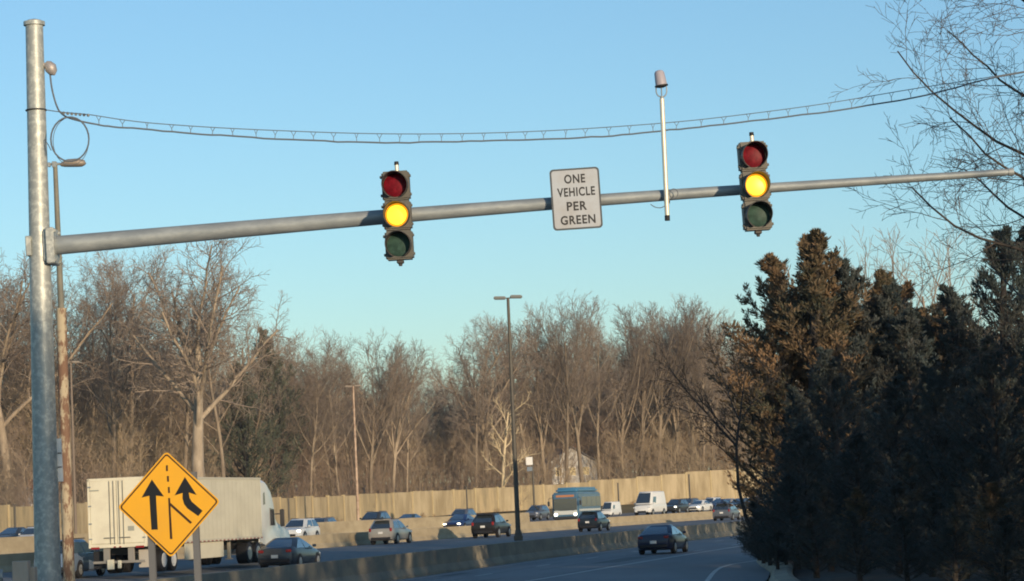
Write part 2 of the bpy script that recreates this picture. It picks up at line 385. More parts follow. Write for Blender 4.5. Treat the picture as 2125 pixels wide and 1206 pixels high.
# ---------------------------------------------------------------- mast arm signal structure
DM = 34.4
def px2m(d): return d / FPX
base = P(101, 1240, DM); base.z = 0
root = empty('signal_mast', (base.x, DM, 0)); O = Vector(root.location)
a = P(71, 50, DM) - O; b = P(100, 1206, DM) - O; dirn = (a - b).normalized(); b0 = b + dirn * ((-O.z - b.z) / dirn.z)
mid = a.lerp(b, .5)
MB().tube([b0, b, mid, a], [0.185, 0.170, 0.142, 0.114], 28).build('pole', GALV, root, True)
cap = MB(); cap.tube([a - dirn * .02, a + dirn * 0.03], [0.140, 0.140], 28).tube([a + dirn * 0.032, a + dirn * 0.05, a + dirn * 0.066], [0.115, 0.09, 0.03], 28); cap.build('pole_cap', GALV, root, True)
A0 = P(112, 510, DM) - O; A1 = P(2100, 357, DM) - O
npt = 12; apts = [A0.lerp(A1, k / npt) + Vector((0, 0, 0.05 * math.sin(math.pi * k / npt))) for k in range(npt + 1)]
MB().tube(apts, [0.125 + (0.045 - 0.125) * k / npt for k in range(npt + 1)], 24).build('mast_arm', GALV2, root, True)
e_ = (A1 - A0).normalized()
MB().tube([A1 - e_ * .05, A1 + e_ * 0.02], [0.053, 0.053], 20).build('arm_cap', GALV2, root, True)
fl = MB(); c = P(109, 512, DM) - O
rotp = Matrix.Rotation(-rad(1.2), 3, 'Y')
fl.box(c, (0.11, 0.42, 0.47), 0.012, rotp); fl.box(c + Vector((-0.07, 0, 0)), (0.06, 0.30, 0.40), 0.01, rotp)
fl.box(P(62, 512, DM) - O, (0.07, 0.26, 0.26), 0.01, rotp)
for sy in (-.17, .17):
    for sz in (-.19, .19): fl.tube([c + Vector((0.03, sy, sz)), c + Vector((0.08, sy, sz))], [0.022, 0.022], 6)
fl.build('arm_flange', GALV, root)
bd = MB(); q = P(75, 229, DM) - O; ring = [q + Vector((math.cos(t) * 0.132, math.sin(t) * 0.132, 0)) for t in [2 * math.pi * k / 24 for k in range(24)]]
bd.tube(ring, 0.01, 6, closed=True).build('cable_band', DGREY, root)
tag(root, 'tall galvanised pole at the left with long arm carrying two signal heads', 'signal mast')

# weatherhead on the mast with its drop cable
wh = empty('weatherhead', P(92, 140, DM)); O = Vector(wh.location)
w = MB(); w.tube([P(88, 134, DM) - O, P(98, 136, DM) - O], 0.03, 10)
w.tube([P(95, 131, DM) - O, P(99, 134, DM) - O, P(105, 141, DM) - O, P(110, 150, DM) - O, P(113, 156, DM) - O], [0.035, 0.062, 0.082, 0.062, 0.012], 16)
w.build('hood', mat('cast_aluminium', (0.42, 0.38, 0.35), 0.5, 0.3), wh, True)
MB().tube([P(91, 139, DM) - O, P(99, 142, DM) - O, P(104, 150, DM) - O, P(107, 156, DM) - O], 0.018, 10).build('neck', DGREY, wh, True)
tag(wh, 'small rounded grey hood near the top of the tall pole feeding a drooping wire', 'weatherhead')

# span cable
def spline(pts, n=6):
    t = smooth_tab([tuple(p) for p in pts], n); return [Vector(p) for p in t]
DCB = 34.4
cb = empty('span_cable', P(92, 229, DCB)); O = Vector(cb.location)
upper = [(88, 227), (130, 233), (185, 238), (250, 248), (320, 256), (450, 265), (600, 272), (750, 277), (900, 278), (1050, 275), (1200, 268), (1370, 256), (1500, 243), (1700, 217), (1899, 184), (2073, 157), (2300, 118)]
lower = [(104, 155), (108, 185), (117, 218), (128, 236), (150, 247), (200, 258), (260, 265), (380, 275), (500, 284), (650, 292), (800, 296), (950, 294), (1100, 290), (1250, 283), (1370, 272), (1500, 258), (1700, 234), (1899, 202), (2073, 160), (2300, 122)]
def dcab(x): return DCB + 0.35 + max(0, (x - 100)) / 2200 * 6.0 if x > 130 else DCB
random.seed(4)
U = spline([P(x, y, dcab(x)) - O for x, y in upper]); L_ = [p + Vector((0, 0, random.uniform(-.007, .007) if k > 30 else 0)) for k, p in enumerate(spline([P(x, y, dcab(x)) - O for x, y in lower]))]
MB().tube(U, 0.0065, 6).build('messenger_wire', CABLE, cb, True)
MB().tube(L_, 0.012, 7).build('signal_wire', CABLE, cb, True)
def yat(tab, x):
    for (x0, y0), (x1, y1) in zip(tab[:-1], tab[1:]):
        if x0 <= x <= x1: return y0 + (y1 - y0) * (x - x0) / (x1 - x0)
    return tab[-1][1]
random.seed(5); x = 205
while x < 2060:
    d = dcab(x); yu, yl = yat(upper, x), yat(lower, x)
    if x > 150:
        sp = MB(); m_ = (yu + yl) / 2 + 1; w_ = random.uniform(3, 6)
        sp.tube([P(x - w_, yu, d) - O, P(x, m_, d) - O], 0.005, 4); sp.tube([P(x + w_, yu, d) - O, P(x, m_, d) - O], 0.005, 4)
        sp.tube([P(x, m_, d) - O, P(x + random.uniform(-1, 1), yl, d) - O], 0.006, 4)
        sp.build('spacer', CABLE, cb)
    x += random.uniform(38, 52)
ins = MB(); 
for k in range(7):
    x = 132 + k * 8.5; ins.sphere(P(x, yat(upper, x) + 1.5, dcab(x)) - O, 0.022, (1, 1, 1), 8)
ins.build('strain_insulator', mat('insulator', (0.25, 0.27, 0.27), 0.5), cb, True)
lp = MB(); C = (145, 290)
ringp = []
for k in range(26):
    t = 2 * math.pi * k / 26; ringp.append(P(C[0] + 39.5 * math.cos(t), C[1] + 46 * math.sin(t) - 1, DM - 0.25 + 0.02 * math.sin(t)) - O)
lp.tube(ringp, 0.011, 6, closed=True)
ringp = [P(C[0] + 2 + 37 * math.cos(2 * math.pi * k / 26), C[1] + 3 + 50 * math.sin(2 * math.pi * k / 26), DM - 0.22) - O for k in range(26)]
lp.tube(ringp, 0.005, 5, closed=True)
lp.tube([P(106, 312, DM - .25) - O, P(100, 300, DM - .2) - O, P(92, 290, DM - .1) - O], 0.006, 5)
lp.build('slack_loop', CABLE, cb, True)
tag(cb, 'sagging pair of dark wires with spacers spanning above the signal arm', 'cable')

# signal heads
SBODY = mat('signal_housing', (0.105, 0.10, 0.082), 0.6, 0, (3, (0.14, 0.132, 0.108), 0.4, 0.65))
SDARK = mat('signal_visor', (0.06, 0.055, 0.05), 0.6)
def lens_mat(name, col, emit=None, es=0):
    return mat(name, col, 0.45, 0, (14, tuple(min(1, c * 1.9 + 0.003) for c in col), 0.42, 0.7), 0.12, emit=emit, estr=es)
LR = lens_mat('red_lens', (0.12, 0.004, 0.010)); LG = lens_mat('green_lens', (0.03, 0.062, 0.048))
LY = mat('amber_lens_lit', (0.6, 0.3, 0.01), 0.4, emit=(1.0, 0.55, 0.03), estr=1.7)
LYR = mat('amber_lens_edge', (0.5, 0.2, 0.01), 0.4, emit=(1.0, 0.36, 0.01), estr=0.8)
def signal(px, py, label, yaw, tilt):
    c = P(px, py, DM - 0.42); r = empty('traffic_signal', c); r.rotation_euler = (0, tilt, yaw)
    S = 0.385; Wd = 0.355; D = 0.2
    for k, (nm) in enumerate(('red', 'amber', 'green')):
        z = S * (1 - k); hb = MB(); hb.box((0, 0, z), (Wd, D, S - 0.008), 0.022, seg=2)
        for sx in (-1, 1):
            for sz in (-1, 1): hb.box((sx * (Wd / 2 + 0.008), -0.05, z + sz * 0.12), (0.03, 0.05, 0.035), 0.006)
        hs = hb.build('housing', SBODY, r, True)
        m = {'red': LR, 'amber': LY, 'green': LG}[nm]
        ln = MB(); n = 32; R = 0.15
        q = [(0, .022), (.5, .018), (.8, .009), (1, 0)] if nm != 'amber' else [(0, .022), (.5, .018), (.85, .007)]
        rings = []
        for f, h in q[1:]:
            rings.append([ln.b.verts.new((R * f * math.cos(2 * math.pi * a / n), -D / 2 - 0.012 - h, z + R * f * math.sin(2 * math.pi * a / n))) for a in range(n)])
        cv = ln.b.verts.new((0, -D / 2 - 0.012 - .022, z))
        for a in range(n): ln.b.faces.new((cv, rings[0][a], rings[0][(a + 1) % n]))
        for A, B in zip(rings[:-1], rings[1:]):
            for a in range(n): ln.b.faces.new((A[a], B[a], B[(a + 1) % n], A[(a + 1) % n]))
        lo = ln.build('lens', m, hs, True); lo['label'] = nm + (' lens, lit' if nm == 'amber' else ' lens, unlit')
        if nm == 'amber':
            ln = MB(); A = []; B = []
            for a in range(n):
                t = 2 * math.pi * a / n
                A.append(ln.b.verts.new((R * .85 * math.cos(t), -D / 2 - .019, z + R * .85 * math.sin(t)))); B.append(ln.b.verts.new((R * math.cos(t), -D / 2 - .012, z + R * math.sin(t))))
            for a in range(n): ln.b.faces.new((A[a], B[a], B[(a + 1) % n], A[(a + 1) % n]))
            ln.build('lens_rim', LYR, hs, True)
        vs = MB(); n = 30; Ro, Ri = 0.168, 0.158; prev = None
        a0, a1 = rad(-62), rad(242)
        for a in range(n + 1):
            t = a0 + (a1 - a0) * a / n; f = (math.sin(t) + 1) / 2; dep = 0.07 + 0.15 * f
            ring = [vs.b.verts.new((rr * math.cos(t), -D / 2 - dd, z + rr * math.sin(t))) for rr, dd in ((Ro, 0.0), (Ro, dep), (Ri, dep), (Ri, 0.0))]
            if prev:
                for j in range(4): vs.b.faces.new((prev[j], prev[(j + 1) % 4], ring[(j + 1) % 4], ring[j]))
            prev = ring
        vs.build('visor', SDARK, hs, True)
    zt = S * 1.5
    MB().tube([(0.02, 0.02, zt), (0.02, 0.02, zt + 0.085)], [0.026, 0.026], 12).build('hub_pipe', LITPOLE, r, True)
    MB().tube([(0.02, 0.02, zt + 0.086), (0.02, 0.02, zt + 0.13)], [0.032, 0.028], 12).build('pipe_cap', BLACKM, r, True)
    MB().box((0, 0, -zt - 0.02), (0.09, 0.09, 0.045), 0.01).tube([(0, 0, -zt - .04), (0, 0, -zt - 0.075)], [0.03, 0.02], 10).build('bottom_hub', SDARK, r, True)
    br = MB(); br.tube([(0.02, 0.13, zt + .03), (0.02, 0.16, -zt + .02)], [0.02, 0.02], 10); br.tube([(0.02, 0.02, zt - .03), (0.02, 0.14, zt - .03)], [0.02, 0.02], 8); br.tube([(0.0, 0.02, -zt + .05), (0.02, 0.16, -zt + .05)], [0.02, 0.02], 8)
    br.tube([(0.02, 0.13, 0.02), (0.02, 0.33, 0.02)], [0.035, 0.035], 10)
    br.build('bracket', GALV2, r, True)
    return tag(r, label, 'traffic signal')
signal(825.5, 448, 'tan traffic signal nearer the tall pole, amber lit, left of the white sign', rad(-3), rad(-1.0))
signal(1565.5, 387, 'tan traffic signal toward the arm tip, amber lit, right of the white pole', rad(5), rad(-1.6))

# text
def text_mesh(s, w, h, weight=0.0):
    cu = bpy.data.curves.new('lettering', 'FONT'); cu.body = s; cu.align_x = 'CENTER'; cu.align_y = 'CENTER'; cu.size = 1; cu.offset = weight
    cu.space_character = 1.12
    o = bpy.data.objects.new('lettering', cu); COL.objects.link(o)
    dg = bpy.context.evaluated_depsgraph_get(); me = bpy.data.meshes.new_from_object(o.evaluated_get(dg)); bpy.data.objects.remove(o)
    co = np.array([v.co[:] for v in me.vertices]); lo, hi = co.min(0), co.max(0)
    for v in me.vertices:
        v.co = ((v.co.x - (lo[0] + hi[0]) / 2) * w / (hi[0] - lo[0]), 0, (v.co.y - (lo[1] + hi[1]) / 2) * h / (hi[1] - lo[1]))
    return me
def rrect(w, h, r, n=5):
    o = []
    for cx, cy, a in ((w / 2 - r, h / 2 - r, 0), (-w / 2 + r, h / 2 - r, 90), (-w / 2 + r, -h / 2 + r, 180), (w / 2 - r, -h / 2 + r, 270)):
        for k in range(n + 1): t = rad(a + 90 * k / n); o.append((cx + r * math.cos(t), cy + r * math.sin(t)))
    return o
def plate(mb, pts, t0, t1): return mb.prism(pts, lambda u, v, t: (u, t, v), t0, t1)
c = P(1195.5, 412.5, DM - 0.22); r = empty('regulatory_sign', c); r.rotation_euler = (0, rad(-1.4), 0)
plate(MB(), rrect(0.645, 0.80, 0.05), -0.0, 0.004).build('sign_plate', mat('sign_edge', (0.06, 0.07, 0.075), 0.5), r)
plate(MB(), rrect(0.598, 0.753, 0.035), -0.003, -0.0005).build('sign_face', SWHITE, r)
for s, x, y, w_ in (('ONE', 1192.5, 371, .272), ('VEHICLE', 1195.5, 398, .492), ('PER', 1197, 427.5, .262), ('GREEN', 1199.5, 456, .452)):
    u = (x - 1195.5) / 159.5; v = -(y - 412.5) / 159.5
    k = rad(3.9); uu = u * math.cos(k) - v * math.sin(k) * -1; vv = v * math.cos(k) - u * math.sin(k)
    me = text_mesh(s, w_, 0.118, 0.028); me.materials.append(SBLACK)
    o = link('lettering', me, r); o.location = (u + v * math.sin(k), -0.0045, v * 1.0 - u * math.sin(k))
bk = MB(); bk.box((0, 0.03, 0), (0.06, 0.05, 0.70), 0.005); bk.box((0, 0.1, 0.0), (0.24, 0.1, 0.2), 0.01); bk.build('bracket', GALV2, r)
tag(r, 'white sign on the arm reading ONE VEHICLE PER GREEN in black', 'sign')

# detector pole
DD = DM - 0.14
bp = P(1385, 455, DD); r = empty('detector', bp); O = Vector(bp)
MB().tube([P(1384.6, 447, DD) - O, P(1373.5, 205, DD) - O], 0.031, 16).build('pole', LITPOLE, r, True)
MB().tube([P(1385, 458, DD) - O, P(1384.6, 447.5, DD) - O], 0.035, 12).build('end_plug', BLACKM, r, True)
yk = MB(); yk.tube([P(1373.3, 205, DD) - O, P(1373.2, 200, DD) - O], 0.022, 8)
yk.tube(spline([P(1361.5, 181, DD) - O, P(1362, 192, DD) - O, P(1366, 199, DD) - O, P(1373, 201, DD) - O, P(1380, 199, DD) - O, P(1383.5, 191, DD) - O, P(1383, 180, DD) - O], 3), 0.008, 6)
yk.tube([P(1373, 201, DD) - O, P(1372.5, 181, DD) - O], 0.008, 6)
yk.build('yoke', GALV2, r, True)
hd = MB(); top = P(1367, 146, DD) - O; bot = P(1372.6, 178, DD) - O; ax = (top - bot)
hd.tube([bot, bot + ax * .12, bot + ax * .82, bot + ax * .95, top], [0.076, 0.076, 0.066, 0.05, 0.02], 20)
hd.build('sensor_housing', mat('sensor_plastic', (0.40, 0.37, 0.40), 0.5), r, True)
MB().tube([bot - ax * .13, bot - ax * .05, bot + ax * .03], [0.03, 0.085, 0.09], 20).build('flange', DGREY, r, True)
ac = P(1383, 408, DM) - O
cl = MB(); cl.tube([ac + Vector((-0.03, 0, 0)), ac + Vector((0.04, 0, 0))], 0.093, 20); cl.box(ac + Vector((0.0, -0.09, 0)), (0.09, 0.06, 0.14), 0.01); cl.build('clamp', GALV2, r, True)
cw = MB()
cw.tube([P(1398 + 9 * math.cos(t), 402 + 10 * math.sin(t), DD - 0.03) - O for t in [2 * math.pi * k / 16 for k in range(16)]], 0.006, 5, closed=True)
cw.tube(spline([P(1350, 424, DD) - O, P(1360, 430, DD) - O, P(1372, 431, DD) - O, P(1382, 426, DD) - O], 4), 0.006, 5)
cw.build('cable_loop', CABLE, r, True)
tag(r, 'white upright pole on the arm topped by a grey cylindrical sensor', 'detector')

# small white plate on the mast
c = P(123.5, 955, DM + 0.02); r = empty('narrow_plate', c)
MB().box((0, 0, 0), (0.075, 0.02, 0.56), 0.006, Matrix.Rotation(rad(-1.2), 3, 'Y')).build('plate', WHITE, r)
h = MB()
for z in (0.09, -0.09): h.box((0.005, -0.012, z), (0.05, 0.012, 0.014))
h.box((-0.06, 0.01, 0.1), (0.08, 0.02, 0.03)); h.box((-0.06, 0.01, -0.1), (0.08, 0.02, 0.03)); h.build('strap', DGREY, r)
tag(r, 'narrow white plate strapped low on the right side of the tall pole', 'plate')

# merge sign
CX, CY = 350.3, 1046.8
HD = 0.6466
r = empty('merge_sign', P(CX, CY, DM)); r.rotation_euler = (0, rad(-0.8), rad(-9))
def sl_(zx, zy):
    px, py = zx / 3.7 - CX, zy / 3.7 + 880 - CY
    # px = u*105/HD + v*(-7)/HD ; py = u*(-5.5)/HD + v*(-110.5)/HD
    a_, b_, c_, d_ = 105 / HD, -7 / HD, -5.5 / HD, -110.5 / HD; det = a_ * d_ - b_ * c_
    return ((px * d_ - b_ * py) / det * 1.035, (a_ * py - c_ * px) / det * 1.0)
def diamond(h, rr):
    s_ = h * math.sqrt(2); pts_ = rrect(s_, s_, rr); k = math.sqrt(.5)
    return [((x - y) * k, (x + y) * k) for x, y in pts_]
HD2 = 0.69
plate(MB(), diamond(HD2 * 1.0, 0.05), 0, 0.004).build('sign_plate', YELLOW, r)
bo = MB(); o_ = diamond(HD2 - 0.026, 0.04); i_ = diamond(HD2 - 0.052, 0.03); n = len(o_)
for t in range(n):
    A, B, C_, D_ = o_[t], o_[(t + 1) % n], i_[(t + 1) % n], i_[t]
    bo.poly([(p[0], -0.0015, p[1]) for p in (A, B, C_, D_)])
bo.build('border', SBROWN, r)
def sym(pts_): return [sl_(*p) for p in pts_]
s1 = MB(); plate(s1, sym([(1160, 412), (1083, 560), (1143, 545), (1165, 824), (1215, 822), (1195, 545), (1257, 552)]), -0.002, -0.0005); s1.build('arrow', SBLACK, r)
s2 = MB(); plate(s2, sym([(1417, 395), (1340, 545), (1402, 525), (1402, 570), (1415, 615), (1440, 650), (1527, 715), (1560, 673), (1475, 597), (1457, 565), (1450, 522), (1512, 543)]), -0.002, -0.0005); s2.build('curved_arrow', SBLACK, r)
s3 = MB()
for a_, b_ in (((1268, 297), (1284, 345)), ((1277, 385), (1295, 432)), ((1286, 475), (1304, 525))): s3 = MB(); plate(s3, sym([(a_[0], a_[1]), (a_[0] + 15, a_[1]), (b_[0], b_[1]), (b_[0] - 15, b_[1])]), -0.002, -0.0005); s3.build('dash', SBROWN, r)
s3 = MB(); plate(s3, sym([(1290, 565), (1305, 565), (1330, 900), (1311, 900)]), -0.002, -0.0005)
s3.build('lane_line_symbol', SBROWN, r)
s3 = MB(); plate(s3, sym([(1310, 605), (1306, 627), (1468, 778), (1480, 765)]), -0.0035, -0.0022)
s3.build('merging_line_symbol', SBROWN, r)
for px_, lx in ((310, -0.27), (410, 0.33)):
    ps = MB(); c0 = Vector((lx, 0.03, 0)); ps.box((lx, 0.035, -1.05), (0.085, 0.012, 2.9)); ps.box((lx - 0.037, 0.06, -1.05), (0.012, 0.04, 2.9)); ps.box((lx + 0.037, 0.06, -1.05), (0.012, 0.04, 2.9)); ps.build('post', mat('post_steel', (.17, .17, .165), .6, .2), r)
tag(r, 'yellow diamond merge sign on two steel posts beside the tall pole', 'sign')

# guardrail bits bottom left
WOOD = mat('weathered_wood', (0.42, 0.35, 0.27), 0.9, 0, (6, (0.5, 0.43, 0.34), 0.4, 0.65, (1, 1, 0.2)))
DG = 33.0
r = empty('guardrail', (P(40, 1206, DG).x, DG, 0)); O = Vector(r.location)
tp = P(44, 1164, DG) - O
MB().box((tp.x, 0, tp.z / 2), (0.20, 0.2, tp.z), 0.01).build('post', WOOD, r)
t2 = P(60, 1177, DG) - O; MB().box((t2.x, 0.14, t2.z - 0.18), (0.12, 0.2, 0.36), 0.01).build('block', WOOD, r)
ral = MB(); pr = [(-0.15, 0.0), (-0.1, 0.05), (-0.05, 0.05), (0, 0.0), (0.05, 0.05), (0.1, 0.05), (0.15, 0)]
zc = (P(10, 1185, DG) - O).z - 0.13
for s_ in range(len(pr) - 1):
    (za, da), (zb, db) = pr[s_], pr[s_ + 1]; ral.poly([(-4, 0.12 - da, zc + za), (-0.22, 0.12 - da, zc + za), (-0.22, 0.12 - db, zc + zb), (-4, 0.12 - db, zc + zb)])
ral.build('rail', GALV2, r)
tag(r, 'weathered timber guardrail post and rail end left of the tall pole base', 'guardrail')

# ---------------------------------------------------------------- light poles
RUST = mat('peeling_pole', (0.20, 0.115, 0.07), 0.85, 0, (5, (0.46, 0.38, 0.25), 0.47, 0.54, (1, 1, 0.4)))
LAMPM = mat('lamp_housing', (0.30, 0.25, 0.20), 0.5, 0.2)
def cobra(mb_parent, at, ln, sgn, m=LAMPM, sc=1.0):
    h = MB(); rot = None
    pts_ = [at + Vector((sgn * ln * f, 0, z * sc)) for f, z in ((0, 0), (.12, .015), (.3, .045), (.7, .045), (.92, .02), (1, -.01))]
    h.tube(pts_, [x * sc for x in (.04, .08, .115, .125, .10, .04)], 12)
    for v in h.b.verts: v.co.z = at.z + (v.co.z - at.z) * 0.8
    return h.build('lamp_head', m, mb_parent, True)
# rusty pole at 70 m
D7 = 70.0; top = P(114.5, 343, D7); bot = P(143, 1206, D7); k = (0 - bot.z) / (top.z - bot.z); base = bot + (top - bot) * k
r = empty('street_light', base); O = Vector(base)
br = P(127, 640, D7) - O
MB().tube([Vector((0, 0, 0)), br * .5, br], [0.165, 0.145, 0.135], 16).build('lower_pole', RUST, r, True)
MB().tube([br + Vector((0, 0, .001)), (br + top - O) / 2, top - O], [0.085, 0.075, 0.06], 14).build('upper_pole', mat('dull_paint', (0.17, 0.165, 0.13), 0.7, 0, (2, (0.24, 0.22, 0.16), .4, .7)), r, True)
am = MB(); am.tube([top - O + Vector((-0.24, 0, .03)), top - O + Vector((0.14, 0, .03))], 0.035, 8).box(top - O + Vector((-0.02, 0, .02)), (0.12, 0.12, 0.16), .01).box(top - O + Vector((-0.16, 0, .02)), (0.07, 0.1, 0.12), .01)
am.build('lamp_arm', GALV2, r)
cobra(r, top - O + Vector((0.14, 0, 0.0)), 0.66, 1, sc=1.15)
tag(r, 'street light on a peeling rust-brown pole just behind the tall signal pole', 'street light')
def twin(px, ytop, d, zb, hw, rb, rt, label, m, lm, boxy=True, pybot=None):
    x = G(px, d, zb) if pybot is None else P(px, pybot, d).x
    z1 = P(px, ytop, d).z; r = empty('street_light', (x, d, zb)); H = z1 - zb
    dx = P(px, ytop, d).x - x if pybot is None else 0
    MB().tube([(0, 0, 0), (0, 0, H / 2), (0, 0, H)], [rb, (rb + rt) / 2, rt], 12).build('pole', m, r, True)
    if rb > .1: MB().box((0, 0, 0.12), (rb * 3.4, rb * 3.4, 0.24), 0.03).tube([(0, 0, .24), (0, 0, .5)], [rb * 1.5, rb * 1.1], 12).build('pole_base', m, r)
    for s_ in (-1, 1):
        hh = MB(); hh.box((s_ * hw * .56, 0, H + (0.03 if s_ > 0 else 0)), (hw * .84, 0.34, 0.15), 0.04, Matrix.Rotation(rad(2), 3, 'Y'), 2); hh.tube([(0, 0, H - .03), (s_ * hw * .3, 0, H)], .03, 6)
        hh.build('lamp_head', lm, r)
    return tag(r, label, 'street light')
DPL = mat('bronze_pole', (0.085, 0.075, 0.06), 0.6, 0.1, (1, (0.12, 0.11, 0.08), .4, .7))
twin(1076, 617, 126, 0.93, 0.70, 0.125, 0.07, 'tall dark twin-headed street light rising from the near barrier', DPL, mat('lamp_grey', (0.16, 0.17, 0.16), .5))
twin(744, 801, 290, 1.2, 0.9, 0.17, 0.10, 'pale twin-headed street light in front of the woods behind the silver suv', mat('pale_pole', (0.5, 0.37, 0.26), .7, 0, (1.2, (0.3, 0.2, 0.14), .45, .6)), LAMPM)
twin(158, 752, 210, 1.2, 0.75, 0.12, 0.08, 'faint twin-headed street light seen between the peeling pole and the trailer', BARK if False else mat('brown_pole', (0.2, 0.155, 0.115), .7), LAMPM)
def simple_pole(px, y1, d, zb, rr, label, m=DPL):
    z1 = P(px, y1, d).z; r = empty('thin_post', (G(px, d, zb), d, zb)); H = z1 - zb
    MB().tube([(0, 0, 0), (0, 0, H)], [rr, rr * .8], 10).build('shaft', m, r, True)
    MB().tube([(0, 0, H), (0, 0, H + .05)], [rr * 1.3, rr * 1.1], 10).build('shaft_cap', m, r, True)
    return tag(r, label, 'post')
simple_pole(33, 1048, 205, 1.2, 0.09, 'thin dark post before the tan wall left of the tall signal pole')
simple_pole(601, 1036, 240, 1.2, 0.09, 'thin dark post before the tan wall just beyond the truck cab')
simple_pole(971, 1010, 262, 1.2, 0.085, 'thin dark post before the tan wall above the oncoming blue car')
simple_pole(1285, 1003, 340, 1.4, 0.1, 'thin post at the tan wall between the bus and the white van', DGREY)
simple_pole(1433, 985, 352, 1.4, 0.11, 'thin post at the tan wall above the oncoming white sedan', DGREY)
# post with back of a sign
r = empty('roadside_sign', (G(1110, 300, 1.2), 300, 1.2)); H = P(1110, 950, 300).z - 1.2
MB().tube([(0, 0, 0), (0, 0, H)], [0.12, 0.11], 10).build('post', DPL, r, True)
MB().box((-0.35, -0.15, H - .35), (0.75, 0.05, 0.9), .02).build('sign_panel', WHITE, r)
MB().box((-0.35, -0.15, H - 1.25), (0.6, 0.05, 0.5), .02).build('lower_panel', mat('blue_grey_panel', (.16, .2, .24), .5), r)
tag(r, 'white and grey panel sign on a dark post left of the bus', 'sign')

# ---------------------------------------------------------------- vehicles
def wheel(parent, x, y, rr=0.33, w=0.22, rimm=None):
    t = MB(); t.tube([(x - w / 2, y, rr), (x - w / 2 + .02, y, rr), (x + w / 2 - .02, y, rr), (x + w / 2, y, rr)], [rr * .93, rr, rr, rr * .93], 22)
    o = t.build('wheel', BLACKM, parent, True); s_ = 1 if x > 0 else -1
    rm = MB(); rm.tube([(x + s_ * (w / 2 - .01), y, rr), (x + s_ * (w / 2 + .012), y, rr)], [rr * .66, rr * .6], 16)
    for k in range(5):
        a_ = 2 * math.pi * k / 5; rm.box((x + s_ * (w / 2 + .016), y + math.cos(a_) * rr * .33, rr + math.sin(a_) * rr * .33), (.012, .06, rr * .5), 0, Matrix.Rotation(a_ - math.pi / 2, 3, 'X'))
    rm.build('rim', rimm or CHROME, o); return o
def loft(mb, st):
    rings = []
    for (y, zt, zb, w) in st:
        h = [(w * .88, zb), (w * .98, zb + .10), (w, zb + (zt - zb) * .45), (w * .985, zb + (zt - zb) * .72), (w * .93, zt - .06), (w * .82, zt), (w * .4, zt + .025)]
        ring = [(x, y, z) for x, z in h] + [(0, y, zt + .03)] + [(-x, y, z) for x, z in h[::-1]]
        rings.append([mb.b.verts.new(p) for p in ring])
    n = len(rings[0])
    for A, B in zip(rings[:-1], rings[1:]):
        for k in range(n): mb.b.faces.new((A[k], A[(k + 1) % n], B[(k + 1) % n], B[k]))
    mb.b.faces.new(rings[0]); mb.b.faces.new(rings[-1][::-1])
KIND = {
 'sedan': dict(st=[(-2.42, .72, .38, .70), (-2.38, .96, .30, .80), (-2.2, 1.04, .24, .87), (-1.6, 1.02, .2, .91), (-.5, .97, .19, .92), (.6, .94, .19, .92), (1.3, .92, .2, .91), (1.9, .84, .22, .88), (2.3, .72, .26, .80), (2.42, .55, .34, .68)],
     gb=(-2.0, 1.25), gt=(-.95, .15), H=1.45, zb=.93, wb=.85, wt=.60, wy=(-1.42, 1.45), L=2.42, wr=.33),
 'suv': dict(st=[(-2.32, .85, .45, .76), (-2.3, 1.05, .34, .86), (-2.1, 1.12, .27, .91), (-1.2, 1.1, .25, .93), (.3, 1.06, .25, .93), (1.15, 1.04, .26, .92), (1.8, .98, .28, .89), (2.2, .86, .32, .82), (2.32, .62, .4, .70)],
     gb=(-2.26, 1.2), gt=(-1.75, .30), H=1.68, zb=1.04, wb=.87, wt=.66, wy=(-1.38, 1.42), L=2.32, wr=.36),
 'van': dict(st=[(-3.0, 1.2, .45, .92), (-2.95, 1.35, .4, .98), (-1, 1.4, .38, 1.0), (1.4, 1.4, .38, 1.0), (2.2, 1.28, .38, .97), (2.75, 1.12, .4, .90), (2.95, .8, .48, .80)],
     gb=(-2.97, 2.45), gt=(-2.93, 1.35), H=2.65, zb=1.3, wb=.97, wt=.80, wy=(-1.85, 1.95), L=2.95, wr=.36)}
SKEL = {}
